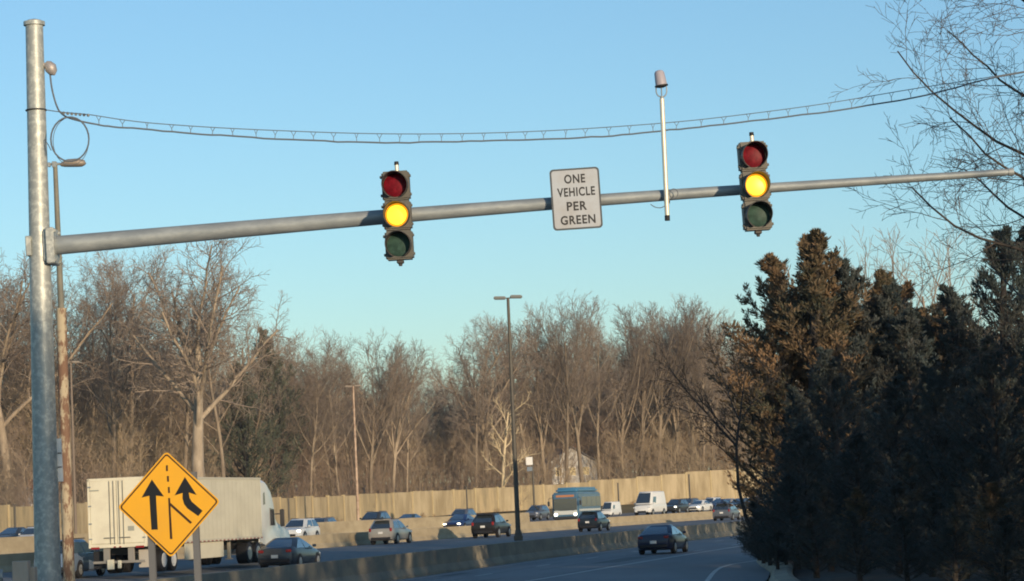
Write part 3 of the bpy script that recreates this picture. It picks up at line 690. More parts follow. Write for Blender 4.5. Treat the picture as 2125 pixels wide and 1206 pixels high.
def car(kind, paint, px, d, z, head, label, front=False, lit=False, cat=None, sc=1.0, glass=GLASS, group=None, tail=True, hs=1.0):
    """px = photo column of the car's middle; front=True: drives towards the camera"""
    K = KIND[kind]; x = G(px, d, z + .7)
    rz = -rad(head) + (math.pi if front else 0)
    r = empty({'van': 'delivery_van'}.get(kind, 'car'), (x, d, z), rz); r.scale = (sc, sc, sc * hs)
    m = MB(); loft(m, K['st'])
    # greenhouse
    (b0, b1), (t0, t1), H, zb, wb, wt = K['gb'], K['gt'], K['H'], K['zb'], K['wb'], K['wt']
    def ringat(f):
        q = f; bul = math.sin(f * math.pi / 2) ; y0 = b0 + (t0 - b0) * (f ** 1.15); y1 = b1 + (t1 - b1) * (f ** 1.1); w_ = wb + (wt - wb) * (f ** 1.3); z_ = zb + (H - .06 - zb) * f
        return y0, y1, w_, z_
    rings = []
    for f in (0, .35, .7, 1.0):
        y0, y1, w_, z_ = ringat(f); c_ = .16
        rings.append([m.b.verts.new(p) for p in ((w_ - c_, y0, z_), (w_, y0 + c_ * 1.2, z_), (w_, y1 - c_ * 2, z_), (w_ - c_, y1, z_), (-w_ + c_, y1, z_), (-w_, y1 - c_ * 2, z_), (-w_, y0 + c_ * 1.2, z_), (-w_ + c_, y0, z_))])
    y0, y1, w_, z_ = ringat(1.0); y0 += .12; y1 -= .15; w_ -= .1
    rings.append([m.b.verts.new(p) for p in ((w_ - .1, y0, H), (w_, y0 + .1, H), (w_, y1 - .2, H), (w_ - .1, y1, H), (-w_ + .1, y1, H), (-w_, y1 - .2, H), (-w_, y0 + .1, H), (-w_ + .1, y0, H))])
    for A, B in zip(rings[:-1], rings[1:]):
        for k in range(8): m.b.faces.new((A[k], A[(k + 1) % 8], B[(k + 1) % 8], B[k]))
    m.b.faces.new(rings[-1])
    body = m.build('body', paint, r, True)
    # windows, standing 12 mm proud
    def quadstrip(mb, fn, fs, e):
        prev = None
        for f in fs:
            y0, y1, w_, z_ = ringat(f); a_, b_ = fn(y0, y1, w_, z_, e)
            cur = (mb.b.verts.new(a_), mb.b.verts.new(b_))
            if prev: mb.b.faces.new((prev[0], prev[1], cur[1], cur[0]))
            prev = cur
    fs = (.08, .35, .7, .92); e = .014
    w = MB(); quadstrip(w, lambda y0, y1, w_, z_, e: ((-w_ + .18, y1 + e, z_ + e), (w_ - .18, y1 + e, z_ + e)), fs, e); w.build('windshield', glass, r, True)
    if kind != 'van':
        w = MB(); quadstrip(w, lambda y0, y1, w_, z_, e: ((w_ - .18, y0 - e, z_ + e), (-w_ + .18, y0 - e, z_ + e)), fs, e); w.build('rear_window', glass, r, True)
    for s_ in (-1, 1):
        spans = ((.0, .47), (.52, 1.0)) if kind != 'van' else ((.74, .98),)
        for sp_ in spans:
            w = MB()
            def fn(y0, y1, w_, z_, e, sp_=sp_, s_=s_):
                ya = y0 + .22; yb = y1 - .36
                return ((s_ * (w_ + e), ya + (yb - ya) * sp_[0], z_), (s_ * (w_ + e), ya + (yb - ya) * sp_[1], z_))
            quadstrip(w, fn, (.08, .35, .7, .9) if kind != 'van' else (.08, .35, .6), e); w.build('side_window', glass, r, True)
        mr = MB(); mr.box((s_ * (wb + .13), b1 - .55, zb + .10), (.18, .10, .13), .03); mr.build('mirror', paint, r)
    for sx in (-1, 1):
        for y in K['wy']:
            wheel(r, sx * (K['st'][3][3] - .09), y, K['wr'])
            ar = MB(); W_ = K['st'][3][3]; prevv = None
            for k in range(13):
                a_ = math.pi * k / 12; ring = [ar.b.verts.new((sx * (W_ + .006), y + math.cos(a_) * q, K['wr'] + math.sin(a_) * q)) for q in (K['wr'] * 1.02, K['wr'] * 1.17)]
                if prevv: ar.b.faces.new((prevv[0], prevv[1], ring[1], ring[0]))
                prevv = ring
            ar.build('wheel_arch', BLACKM, r)
    Lh = K['L']; zt = .80 if kind != 'van' else .95
    tz = {'sedan': .86, 'suv': 1.0, 'van': 1.1}[kind]; tw = {'sedan': .66, 'suv': .74, 'van': .86}[kind]
    for sx in (-1, 1):
        MB().box((sx * tw, -Lh + .03, tz), (.26 if kind == 'sedan' else .17, .10, .13 if kind == 'sedan' else .24), .03).build('taillight', RED, r)
        MB().box((sx * tw * .95, Lh - .12, {'sedan': .64, 'suv': .8, 'van': .95}[kind]), (.3, .18, .13), .04).build('headlight', HEADON if lit else HEADL, r)
    bmp = MB(); bmp.box((0, -Lh + .02, .42 if kind != 'van' else .5), (1.4, .1, .16), .03); bmp.build('rear_bumper', BLACKM, r)
    MB().box((0, -Lh - .02, .62 if kind == 'sedan' else .8), (.33, .03, .15), .005).build('licence_plate', WHITE, r)
    MB().box((0, Lh - .02, .50), (1.0, .08, .2), .03).build('grille', BLACKM, r)
    if kind == 'suv':
        MB().box((0, t0 - .12, H - .03), (1.15, .3, .04), .015).build('spoiler', paint, r)
        rr = MB()
        for s_ in (-1, 1): rr.tube([(s_ * (wt - .08), t0 + .1, H + .035), (s_ * (wt - .08), t1 - .1, H + .035)], .02, 6)
        rr.build('roof_rail', BLACKM, r)
    return tag(r, label, cat or {'sedan': 'car', 'suv': 'suv', 'van': 'van'}[kind], group)
def paint(n, c, metal=0.35): return mat('paint_' + n, c, 0.33, metal, None, 0.4, coat=0.35)
NAVY = paint('navy', (.012, .018, .05)); SILV = paint('silver', (.42, .38, .32)); DBRN = paint('dark_brown', (.026, .022, .02)); BLK = paint('black', (.022, .027, .034))
GRY = paint('grey', (.13, .14, .16)); WHT = paint('white', (.72, .72, .68), 0); LBL = paint('pale_blue', (.2, .27, .38)); DGRN = paint('green_grey', (.05, .07, .065)); BLU = paint('blue', (.02, .04, .13)); DGR = paint('charcoal', (.05, .052, .05))
car('sedan', NAVY, 1376, 128, 0, 15, 'dark navy sedan alone on the near road', sc=.94)
car('sedan', paint('dark_grey', (.03, .045, .065)), 602, 124, zthru(602, 124), 12, 'dark grey sedan half hidden by the near barrier beside the truck cab')
car('suv', LBL, 148, 116, zthru(148, 116), 11, 'pale blue car behind the peeling pole left of the trailer', sc=.98)
car('suv', SILV, 811, 176, ZM, 15, 'silver beige suv driving away ahead of the truck', sc=.96)
car('suv', DBRN, 1020, 190, ZM, 15, 'dark brown suv driving away left of the tall dark street light')
car('suv', BLK, 1233, 203, ZM, 16, 'black hatchback driving away in front of the bus', sc=.90)
car('suv', GRY, 1508, 255, ZM - .05, 17, 'grey suv driving away farthest along the through lanes')
GO = 'oncoming cars beyond the median'
car('sedan', DGR, 28, 195, zf(195), 13, 'dark sedan at the far left edge, oncoming below the tan wall', True)
car('suv', WHT, 72, 190, zf(190) - .1, 13, 'whitish car peeking from behind the left of the tall pole', True, sc=.9)
car('suv', WHT, 621, 181, .87, 14, 'white oncoming car just ahead of the truck cab', True, True, sc=.92)
car('suv', GRY, 665, 196, .87, 15, 'grey oncoming car with pale glass right behind the white one', True, sc=.92)
car('suv', DGR, 776, 226, zf(226), 16, 'dark oncoming suv seen above the silver suv roof', True, sc=.98)
car('sedan', DGRN, 848, 245, zf(245), 17, 'green-grey oncoming sedan right of the silver suv', True)
car('suv', GRY, 958, 252, zf(252), 17, 'grey oncoming suv left of the dark brown suv', True, sc=1.0)
car('sedan', BLU, 955, 216, .87, 17, 'blue oncoming car with lit headlights left of the dark brown suv', True, True, sc=.93)
car('suv', GRY, 1114, 300, zf(300), 18, 'small grey oncoming suv left of the bus', True)
car('van', WHT, 1349, 290, zf(290), 21, 'white high-roof van oncoming right of the bus', True)
car('suv', DGR, 1403, 312, zf(312), 23, 'dark oncoming suv tight behind the white van', True, lit=True)
car('sedan', WHT, 1452, 318, zf(318), 24, 'white oncoming sedan behind the dark suv', True, True)
car('suv', WHT, 1476, 345, zf(345), 25, 'white oncoming suv farther back against the tan wall', True)
car('sedan', NAVY, 1492, 335, zf(335), 25, 'navy oncoming car between the white suv and the grey suv', True)
car('sedan', paint('pale_grey', (.5, .52, .52)), 1552, 335, zf(335), 26, 'pale grey oncoming car at the left edge of the cedars', True)
car('van', WHT, 1268, 330, zf(330) - .2, 20, 'white vehicle partly hidden behind the right end of the bus', True, sc=.72)

car('suv', GRY, 1430, 352, zf(352), 25, 'grey oncoming suv glimpsed between the dark suv and white sedan', True)
car('sedan', SILV, 1512, 352, zf(352), 26, 'silver oncoming car above the roof of the grey suv', True)
car('suv', WHT, 1578, 340, zf(340), 27, 'white oncoming suv seen through the left fringe of the cedars', True)
car('sedan', BLK, 1535, 322, zf(322), 26, 'black oncoming car right of the grey suv', True)

# bus
zb_ = zf(246) - .05
r = empty('bus', (G(1198, 246, zb_ + 1.5), 246 + 1.5, zb_), math.pi - rad(15.5)); LB, WB, HB = 8.6, 2.5, 2.85
TEAL = paint('teal', (.08, .17, .26), .1); BUSB = paint('bus_blue', (.06, .20, .34), .1); PWH = paint('bus_white', (.6, .62, .58), 0)
b = MB(); b.box((0, 0, .35 + (HB - .35) / 2), (WB, LB, HB - .35), .16, seg=3); b.build('body', TEAL, r, True)
b = MB(); b.box((0, -.2, HB + .16), (WB * .86, LB - 1.0, .55), .2, seg=3); b.build('roof_pod', BUSB, r, True)
b = MB(); b.box((0, LB / 2 + .01, 1.72), (2.2, .06, 1.1), .025); b.build('windshield', GLASS, r)
b = MB(); b.box((0, LB / 2 + .012, 2.5), (1.7, .06, .2), .02); b.build('destination_sign', mat('sign_amber_dark', (.35, .15, .07), .4, emit=(1, .35, .12), estr=.12), r)
for s_ in (-1, 1):
    for k in range(4):
        MB().box((s_ * (WB / 2 + .005), -LB / 2 + .95 + k * 1.85, 1.95), (.03, 1.7, .95), .012).build('side_window', GLASS, r)
    MB().box((s_ * .92, LB / 2 + .02, .82), (.32, .08, .26), .06, seg=2).build('headlight', HEADON, r)
    mm = MB(); mm.tube([(s_ * 1.2, LB / 2 - .1, 2.4), (s_ * 1.5, LB / 2 + .25, 2.3), (s_ * 1.5, LB / 2 + .25, 2.05)], .025, 6); mm.box((s_ * 1.5, LB / 2 + .25, 1.85), (.2, .1, .42), .03); mm.build('mirror', DGREY, r)
    for y in (-2.6, 2.3): wheel(r, s_ * 1.12, y, .48, .28)
    MB().box((s_ * (WB / 2 + .004), 0, 1.18), (.02, LB - .5, .18), 0).build('side_stripe', PWH, r)
MB().box((0, LB / 2 + .05, .52), (2.3, .16, .26), .05).build('bumper', DGREY, r)
MB().box((0, LB / 2 + .005, .98), (2.2, .05, .36), .02).build('front_panel', PWH, r)
tag(r, 'teal and blue city bus with lit headlights oncoming beyond the median', 'bus')

# semi trailer truck
TW = mat('trailer_white', (.80, .75, .56), .5, 0, (1.1, (.68, .62, .46), .45, .72)); TSIDE = mat('trailer_side', (.70, .66, .50), .5, 0, (0.8, (.60, .56, .42), .4, .7, (1, .6, 1)))
dR = 113.0; xr = G(244, dR, 2.5); hd_ = rad(11.9)
r = empty('semi_truck', (xr, dR, 0.40), -hd_)
LT, WT, ZB0, ZB1 = 16.2, 2.6, 1.17, 4.08
b = MB(); b.box((0, LT / 2, (ZB0 + ZB1) / 2), (WT, LT, ZB1 - ZB0), .035)
tr = b.build('trailer_box', TSIDE, r)
# rear frame & doors
b = MB(); b.box((0, -.02, ZB1 - .05), (WT, .10, .12), .01); b.box((0, -.02, ZB0 + .04), (WT, .12, .16), .01)
for s_ in (-1, 1): b.box((s_ * (WT / 2 - .05), -.02, (ZB0 + ZB1) / 2), (.10, .10, ZB1 - ZB0), .01)
b.build('rear_frame', TW, r)
for s_ in (-1, 1):
    b = MB(); b.box((s_ * .60, -.035, (ZB0 + ZB1) / 2 + .03), (1.17, .05, ZB1 - ZB0 - .22), .008); dr = b.build('rear_door', TW, r)
    b = MB()
    for xx in (.12, .30): b.tube([(s_ * xx, -.085, ZB0 + .1), (s_ * xx, -.085, ZB1 - .12)], .017, 6)
    b.box((s_ * .34, -.10, ZB0 + .38), (.5, .03, .04))
    b.build('lock_bar', mat('steel_bar', (.2, .19, .16), .5, .4), dr)
    b = MB()
    for z in (ZB0 + .35, ZB0 + 1.0, ZB0 + 1.75, ZB1 - .35): b.box((s_ * 1.20, -.075, z), (.13, .035, .06))
    b.build('hinge', GALV2, dr)
b = MB()
for s_ in (-1, 1):
    b.box((s_ * 1.0, -.09, ZB0 - .04), (.38, .03, .09), .01); b.box((s_ * .12, -.09, ZB0 - .01), (.1, .03, .05), .01)
b.build('marker_light', RED, r)
b = MB(); b.box((-.98, -.092, ZB1 - .5), (.42, .004, .05)); b.box((.62, -.064, ZB0 + .75), (.28, .004, .2)); b.build('decal', mat('faded_print', (.35, .36, .3), .6), r)
SILL = mat('trailer_rail', (.35, .33, .27), .5, .2)
b = MB()
for s_ in (-1, 1):
    b.box((s_ * (WT / 2 + .012), LT / 2, ZB0 + .06), (.03, LT - .02, .14), .005); b.box((s_ * (WT / 2 + .012), LT / 2, ZB1 - .05), (.03, LT - .02, .09), .005)
    for k in range(27): b.box((s_ * (WT / 2 + .014), .35 + k * .6, (ZB0 + ZB1) / 2), (.004, .012, ZB1 - ZB0 - .3))
b.build('side_rail', mat('trailer_rail_pale', (.62, .585, .45), .5, .1), r)
TAPE = mat('conspicuity_tape', (.3, .1, .08), .5, 0, (1, (.62, .585, .45), .49, .51)); tn = TAPE.node_tree; tw_ = tn.nodes.new('ShaderNodeTexWave'); tw_.bands_direction = 'Y'; tw_.inputs['Scale'].default_value = .55
tn.links.new([n for n in tn.nodes if n.type == 'MAPPING'][0].outputs[0], tw_.inputs['Vector']); tn.links.new(tw_.outputs['Fac'], [n for n in tn.nodes if n.type == 'MAP_RANGE'][0].inputs[0])
MB().box((WT / 2 + .031, LT / 2, ZB0 + .02), (.006, LT - .1, .055)).build('reflective_tape', TAPE, r)
# underride guard
b = MB(); b.box((0, .05, .52), (2.3, .1, .11), .01)
for s_ in (-1, 1): b.box((s_ * .55, .08, .86), (.28, .1, .62), .01)
b.build('underride_guard', mat('guard_grey', (.3, .28, .24), .6, .2), r)
b = MB(); b.box((-.35, -.02, .42), (.30, .12, .42), .02); b.box((.05, -.02, .42), (.16, .1, .34), .02); b.build('rear_hanger', TW, r)
for s_ in (-1, 1): MB().box((s_ * 1.02, .45, .62), (.55, .03, .75), .005).build('mudflap', mat('pale_flap', (.45, .42, .36), .8) if s_ > 0 else BLACKM, r)
for y in (2.2, 3.45):
    for s_ in (-1, 1): wheel(r, s_ * 1.0, y, .5, .5, WHITE)
b = MB(); b.box((0, 2.8, .95), (1.6, 3.2, .3), .03); b.box((0, 9, ZB0 - .1), (.9, 11.5, .16)); b.build('chassis', DGREY, r)
for s_ in (-1, 1):
    b = MB(); b.box((s_ * 1.22, 7.7, .78), (.05, 5.4, .72), .015); b.build('side_skirt', TSIDE, r)
    b = MB(); b.box((s_ * .9, 12.2, .75), (.14, .16, .9), .01); b.box((s_ * .9, 12.2, .3), (.3, .3, .05)); b.build('landing_leg', SILL, r)
# tractor
tq = LT - .2
for y in (14.2, 15.55):
    for s_ in (-1, 1): wheel(r, s_ * 1.0, y, .5, .55, CHROME)
for s_ in (-1, 1): wheel(r, s_ * 1.05, tq + 4.3, .5, .3, CHROME)
b = MB(); b.box((0, tq + 1.2, .85), (1.1, 7.6, .3), .03); b.build('tractor_frame', DGREY, r)
CAB = paint('cab_white', (.66, .68, .64), 0)
b = MB()
side = [(tq + .45, .9), (tq + .45, 3.95), (tq + .9, 3.97), (tq + 1.5, 3.85), (tq + 2.1, 3.5), (tq + 2.5, 2.95), (tq + 2.75, 2.2), (tq + 3.1, 1.9), (tq + 4.9, 1.55), (tq + 5.25, 1.2), (tq + 5.3, .5), (tq + 3.0, .45)]
prev = None
for xx, ins in ((-1.22, .12), (-1.1, 0), (1.1, 0), (1.22, .12)):
    ring = [b.b.verts.new((xx, y - (ins if k in (3, 4, 5, 6, 7, 8, 9) else 0), z - (ins if 0 < k < 10 else 0))) for k, (y, z) in enumerate(side)]
    if prev:
        for k in range(len(side)): b.b.faces.new((prev[k], prev[(k + 1) % len(side)], ring[(k + 1) % len(side)], ring[k]))
    else: b.b.faces.new(ring)
    prev = ring
b.b.faces.new(prev[::-1]); b.build('cab', CAB, r, True)
for s_ in (-1, 1):
    b = MB(); b.prism([(tq + 1.75, 1.75), (tq + 2.6, 1.75), (tq + 2.45, 2.55), (tq + 1.75, 2.6)], lambda u, v, t: (t, u, v), s_ * 1.21, s_ * 1.235); b.build('cab_window', GLASS, r)
    b = MB(); b.prism([(tq + .75, 2.75), (tq + 1.05, 2.8), (tq + 1.0, 3.4), (tq + .75, 3.3)], lambda u, v, t: (t, u, v), s_ * 1.215, s_ * 1.235); b.build('sleeper_window', GLASS, r)
    b = MB(); b.box((s_ * 1.5, tq + 2.9, 2.1), (.22, .12, .85), .04); b.tube([(s_ * 1.2, tq + 2.7, 2.3), (s_ * 1.45, tq + 2.9, 2.3)], .03, 6); b.build('mirror', DGREY, r)
    b = MB(); b.box((s_ * 1.17, tq + .25, 2.4), (.06, .5, 2.9), .02); b.build('side_fairing', CAB, r)
    b = MB(); b.tube([(s_ * .8, tq + 1.2, .75), (s_ * .8, tq + 2.6, .75)], .33, 14); b.build('fuel_tank', CHROME, r, True)
b = MB(); b.poly([(-1, tq + 2.52, 2.93), (1, tq + 2.52, 2.93), (1.05, tq + 2.8, 2.12), (-1.05, tq + 2.8, 2.12)]); b.build('windshield', GLASS, r)
tag(r, 'white semi truck and trailer driving away behind the yellow sign', 'truck')

# ---------------------------------------------------------------- trees
def tubes_np(segs, n=3):
    S = np.array(segs, dtype=np.float64); p0, p1, ra, rb = S[:, 0:3], S[:, 3:6], S[:, 6:7], S[:, 7:8]
    d = p1 - p0; d /= np.linalg.norm(d, axis=1, keepdims=True) + 1e-9
    h = np.where(np.abs(d[:, 2:3]) < 0.9, np.array([[0, 0, 1.0]]), np.array([[1.0, 0, 0]]))
    u = np.cross(d, h); u /= np.linalg.norm(u, axis=1, keepdims=True) + 1e-9; v = np.cross(d, u)
    V = np.empty((len(S), 2 * n, 3))
    for k in range(n):
        a = 2 * math.pi * k / n; o = u * math.cos(a) + v * math.sin(a)
        V[:, k] = p0 + o * ra; V[:, n + k] = p1 + o * rb
    base = (np.arange(len(S)) * 2 * n)[:, None]
    F = np.concatenate([base + np.array([[k, (k + 1) % n, n + (k + 1) % n, n + k]]) for k in range(n)], axis=1).reshape(-1, 4)
    return V.reshape(-1, 3), F
def rv(rng): 
    while True:
        v = Vector((rng.uniform(-1, 1), rng.uniform(-1, 1), rng.uniform(-1, 1)))
        if .05 < v.length < 1: return v.normalized()
def grow(rng, p, d, L, r, lev, spec, out, gravity=None):
    """spec[lev] = (segments, wobble, up-pull, children, child angle, child length ratio, child radius ratio, first child position)"""
    ns, wob, up, nc, ang, lr, rr, t0 = spec[lev][:8]
    pts = [p]; dirs = [d]; rs = [r]
    tip = 0.35
    for i in range(ns):
        d = (d + rv(rng) * wob + Vector((0, 0, 1)) * up).normalized(); p = p + d * (L / ns); rn = r * (1 - (1 - tip) * (i + 1) / ns)
        pts.append(p); dirs.append(d); rs.append(rn)
        out[lev].append((*pts[-2], *pts[-1], rs[-2], rs[-1]))
    if lev + 1 < len(spec):
        n = nc if isinstance(nc, int) else rng.randint(*nc); a0 = rng.uniform(0, 6.28)
        for k in range(n):
            t = t0 + (1 - t0) * (k + rng.uniform(0.1, .9)) / n; f = t * ns; i = min(int(f), ns - 1); q = pts[i].lerp(pts[i + 1], f - i); dd = dirs[i + 1]
            o = dd.orthogonal().normalized(); o = Matrix.Rotation(a0 + k * 2.4 + rng.uniform(-.5, .5), 3, dd) @ o
            an = rad(ang) * rng.uniform(.7, 1.25) * ((1.2 - .6 * t) if lev == 0 and len(spec[0]) > 8 else 1); cd = (dd * math.cos(an) + o * math.sin(an)).normalized()
            cl = L * lr * rng.uniform(.7, 1.15) * (1.15 - (spec[0][8] if len(spec[0]) > 8 else .55) * t if lev == 0 else 1.1 - .45 * t)
            if lev == 0 and len(spec[0]) > 8: cl = min(cl, L * lr * (.42 + 1.9 * t))
            grow(rng, q, cd, cl, min(rs[i] * .85, r * rr * (1.15 - .6 * t)), lev + 1, spec, out)
def tree_mesh(seed, spec, H, r, cut=2, lean=(0, 0), n0=6, n1=3):
    rng = random.Random(seed); out = [[] for _ in spec]
    grow(rng, Vector((0, 0, -.3)), Vector((lean[0], lean[1], 1)).normalized(), H * spec[0][0] / spec[0][0], r, 0, spec, out)
    tr = [s for l in out[:cut] for s in l]; tw = [s for l in out[cut:] for s in l]
    return tr, tw
def mk_np(name, segs, n):
    V, F = tubes_np(segs, n); me = bpy.data.meshes.new(name); F = F.astype(np.int32)
    me.vertices.add(len(V)); me.vertices.foreach_set('co', V.astype(np.float32).ravel())
    me.loops.add(F.size); me.loops.foreach_set('vertex_index', F.ravel()); me.polygons.add(len(F))
    me.polygons.foreach_set('loop_start', np.arange(0, F.size, 4, dtype=np.int32)); me.polygons.foreach_set('use_smooth', np.ones(len(F), dtype=bool)); me.update(calc_edges=True); return me
# nominal heights about 24 m
FOREST = [(9, .06, .03, (16, 19), 40, .42, .34, .34), (6, .14, .09, (7, 9), 38, .5, .45, .22), (4, .18, .06, (6, 7), 40, .55, .55, .15), (3, .2, .04, (4, 5), 42, .6, .6, .15), (2, .2, .03, 0, 0, 0, 0, 0)]
VASE = [(6, .06, .03, (10, 12), 27, .95, .45, .40), (8, .10, .05, (10, 11), 30, .42, .45, .22), (5, .14, .08, (6, 7), 32, .5, .55, .15), (3, .18, .05, (4, 5), 36, .6, .6, .15), (2, .2, .03, 0, 0, 0, 0, 0)]
OAK = [(5, .06, .02, (9, 10), 42, 1.0, .42, .52), (9, .17, .05, (13, 14), 46, .40, .42, .2), (6, .22, .04, (7, 8), 46, .5, .55, .15), (4, .28, .03, (4, 5), 46, .6, .6, .15), (2, .3, .02, 0, 0, 0, 0, 0)]
TREES = {}
def add_variant(key, seed, spec, H, r, tw=1.0, barkm=BARK, twigm=TWIG, **kw):
    tr, twg = tree_mesh(seed, spec, H, r, **kw)
    twg = [(*s[:6], max(s[6], .013) * tw, max(s[7], .009) * tw) for s in twg]
    top = np.percentile(np.array([s[5] for s in twg]), 99.7)
    a = mk_np('trunk', tr, 7); b = mk_np('crown', twg, 3); a.materials.append(barkm); b.materials.append(twigm)
    TREES[key] = (a, b, float(top))
for i in range(4): add_variant('forest%d' % i, 10 + i, FOREST, 20, .25)
for i in range(3): add_variant('vase%d' % i, 30 + i, VASE, 11, .24)
PALEO = mat('pale_oak_bark', (0.24, 0.19, 0.135), 0.9, 0, (2.5, (0.44, 0.36, 0.26), 0.35, 0.65, (1, 1, 0.3)))
PTWO = mat('pale_oak_twigs', (0.24, 0.19, 0.15), 0.9, 0, (0.25, (0.35, 0.285, 0.22), 0.35, 0.65))
for i in range(3): add_variant('oak%d' % i, 52 + i, OAK, 11.5, (.52, .44, .44)[i], 1.0, PALEO if i == 0 else BARK, PTWO if i == 0 else TWIG)
def place_tree(key, x, y, z, H, label=None, group=None, name='bare_tree', rz=None, rng=random, wide=1.0):
    a, b, top = TREES[key]; s_ = H / top
    r = empty(name, (x, y, z), rng.uniform(0, 6.28) if rz is None else rz); r.scale = (s_ * wide, s_ * wide, s_)
    link('trunk', a, r); link('crown', b, r)
    return tag(r, label, 'tree', group)
def hill_z(px, d):
    dw = None
    # wall distance in this column
    best = min(WLs, key=lambda t: abs(G(px, t[0], 2.4) - t[1]))
    o = d - best[0]
    return best[3] + .1 + max(0, min(o, 200)) * .04
def tree_px(key, px, ytop, d, label, group=None, **kw):
    z = hill_z(px, d); H = P(px, ytop, d).z - z; return place_tree(key, G(px, d, z + H * .3), d, z, H, label, group, **kw)
R = random.Random(11)
GL = 'bare forest trees at the left behind the noise wall'; GC = 'bare forest trees in the middle behind the noise wall'; GR = 'bare forest trees at the right behind the noise wall'
tree_px('oak0', 414, 500, 262, 'large spreading bare tree with thick forked trunk above the trailer', wide=1.0, rz=1.2)
tree_px('forest2', 466, 560, 285, 'slimmer bare tree with pale trunk directly right of the large spreading tree', rz=.4)
tree_px('oak2', 20, 490, 262, 'large bare tree at the left edge behind the tall signal pole', rz=2.2)
LL = 'tall bare tree in the dense wood left of the large spreading tree'
LLs = ['bare tree immediately right of the peeling pole', 'slim bare tree right of the faint twin-headed light', 'tall bare tree above the rear left of the trailer', 'tall bare tree with high crown touching the arm line left of the spreading tree', 'farther bare tree behind the left limbs of the spreading tree', 'bare tree just left of the thick forked trunk', 'bare tree right behind the signal pole and peeling pole', 'upright bare tree half covered by the tall signal pole', 'bare tree cut by the left edge of the photo', 'bare tree tight against the left of the thick forked trunk']
for LL, (px, yt, d, k) in zip(LLs, ((150, 540, 280, 'forest0'), (185, 560, 300, 'forest1'), (232, 515, 275, 'forest2'), (262, 500, 295, 'forest3'), (300, 520, 305, 'forest0'), (345, 545, 310, 'forest1'), (110, 560, 300, 'forest2'), (60, 545, 290, 'vase0'), (-20, 560, 280, 'forest3'), (375, 530, 290, 'forest2'))):
    tree_px(k, px, yt, d, LL, GL, rng=R)
ML = 'bare forest tree between the large spreading tree and the gap in the treetops'
MLs = ['tall bare tree rising above the dark pine', 'broad bare tree behind the right side of the dark pine', 'bare tree above the truck cab, farther than the pine', 'upright bare tree right of the truck cab', 'bare tree above the two oncoming cars by the truck cab', 'bare tree just left of the pale twin-headed street light', 'upright bare tree just right of the pale twin-headed street light', 'highest upright bare tree above the silver suv', 'last tall bare tree left of the gap in the treetops', 'shorter bare tree directly behind the wall by the truck cab', 'farther bare tree above the dark oncoming suv', 'shorter bare tree directly left of the pale street light at the wall']
for ML, (px, yt, d, k) in zip(MLs, ((525, 610, 320, 'forest1'), (575, 670, 330, 'forest1'), (610, 680, 330, 'forest3'), (650, 690, 335, 'vase1'), (690, 705, 345, 'forest0'), (725, 695, 350, 'forest2'), (765, 705, 345, 'vase2'), (812, 688, 350, 'vase0'), (842, 738, 360, 'forest1'), (640, 730, 322, 'forest2'), (790, 725, 372, 'forest0'), (705, 745, 330, 'forest3'))):
    tree_px(k, px, yt, d, ML, GC, rng=R)
DLs = ['faint distant bare tree at the left side of the gap in the treetops', 'faint distant bare tree in the middle of the gap in the treetops', 'faint distant bare tree at the right side of the gap in the treetops', 'nearer low bare tree under the gap above the green-grey sedan', 'nearer low bare tree under the gap above the blue oncoming car']
for DL, (px, yt, d, k) in zip(DLs, ((880, 765, 470, 'forest0'), (915, 768, 480, 'vase1'), (945, 762, 490, 'forest2'), (900, 790, 430, 'forest3'), (935, 800, 400, 'vase2'))):
    tree_px(k, px, yt, d, DL, 'distant bare trees in the gap', rng=R)
MR = 'tall bare forest tree right of the tall dark street light behind the wall'
MRs = ['first bare tree right of the gap, lowest of its rise', 'broad bare tree above the dark brown suv', 'bare tree just behind the head of the tall dark street light', 'bare tree right next to the tall dark street light', 'upright bare tree above the white and grey panel sign', 'highest bare tree of the middle rise, above the bus front', 'high upright bare tree above the middle of the bus', 'bare tree above the rear of the bus, right end of the middle rise', 'lower upright bare tree in the dip right of the bus', 'upright bare tree above the left side of the white van', 'high upright bare tree above the right side of the white van', 'highest bare tree of the right rise, above the dark oncoming suv', 'high upright bare tree above the oncoming white sedan', 'upright bare tree above the oncoming white suv', 'upright bare tree above the grey suv on the through lanes', 'bare tree behind the left edge of the cedars', 'shorter bare tree in the dip between the two rises of treetops', 'bare tree farther back between the van and the dark oncoming suv', 'bare tree farther back above the oncoming white sedan', 'bare tree mostly hidden by the sunlit brown cedar', 'farther upright bare tree behind the panel sign and bus front']
for MR, (px, yt, d, k) in zip(MRs, ((985, 690, 385, 'forest1'), (1010, 670, 390, 'oak2'), (1045, 662, 392, 'forest3'), (1095, 650, 398, 'forest0'), (1130, 632, 402, 'vase0'), (1172, 610, 398, 'forest1'), (1205, 618, 405, 'vase2'), (1240, 650, 410, 'forest2'),
                     (1290, 665, 415, 'vase1'), (1325, 640, 418, 'vase0'), (1362, 622, 420, 'vase2'), (1402, 615, 424, 'vase1'), (1440, 615, 428, 'vase0'), (1478, 640, 430, 'vase2'), (1515, 655, 434, 'vase1'), (1550, 670, 430, 'forest0'), (1265, 690, 425, 'forest3'), (1385, 650, 432, 'forest1'), (1455, 660, 420, 'forest3'), (1600, 680, 440, 'vase0'), (1150, 660, 420, 'vase1'))):
    tree_px(k, px, yt, d, MR, GR, rng=R)
# pale small tree
SMALL = [(7, .06, .02, (12, 14), 48, .42, .4, .2), (4, .15, .05, (4, 6), 40, .5, .5, .2), (3, .2, .04, (3, 4), 40, .5, .5, .2), (2, .2, .03, 0, 0, 0, 0, 0)]
add_variant('pale', 77, SMALL, 8.5, .2, 1.3, PALEB, PALEB)
tree_px('pale', 1040, 815, 362, 'small pale yellowish bare tree just left of the tall dark street light', rz=.5)
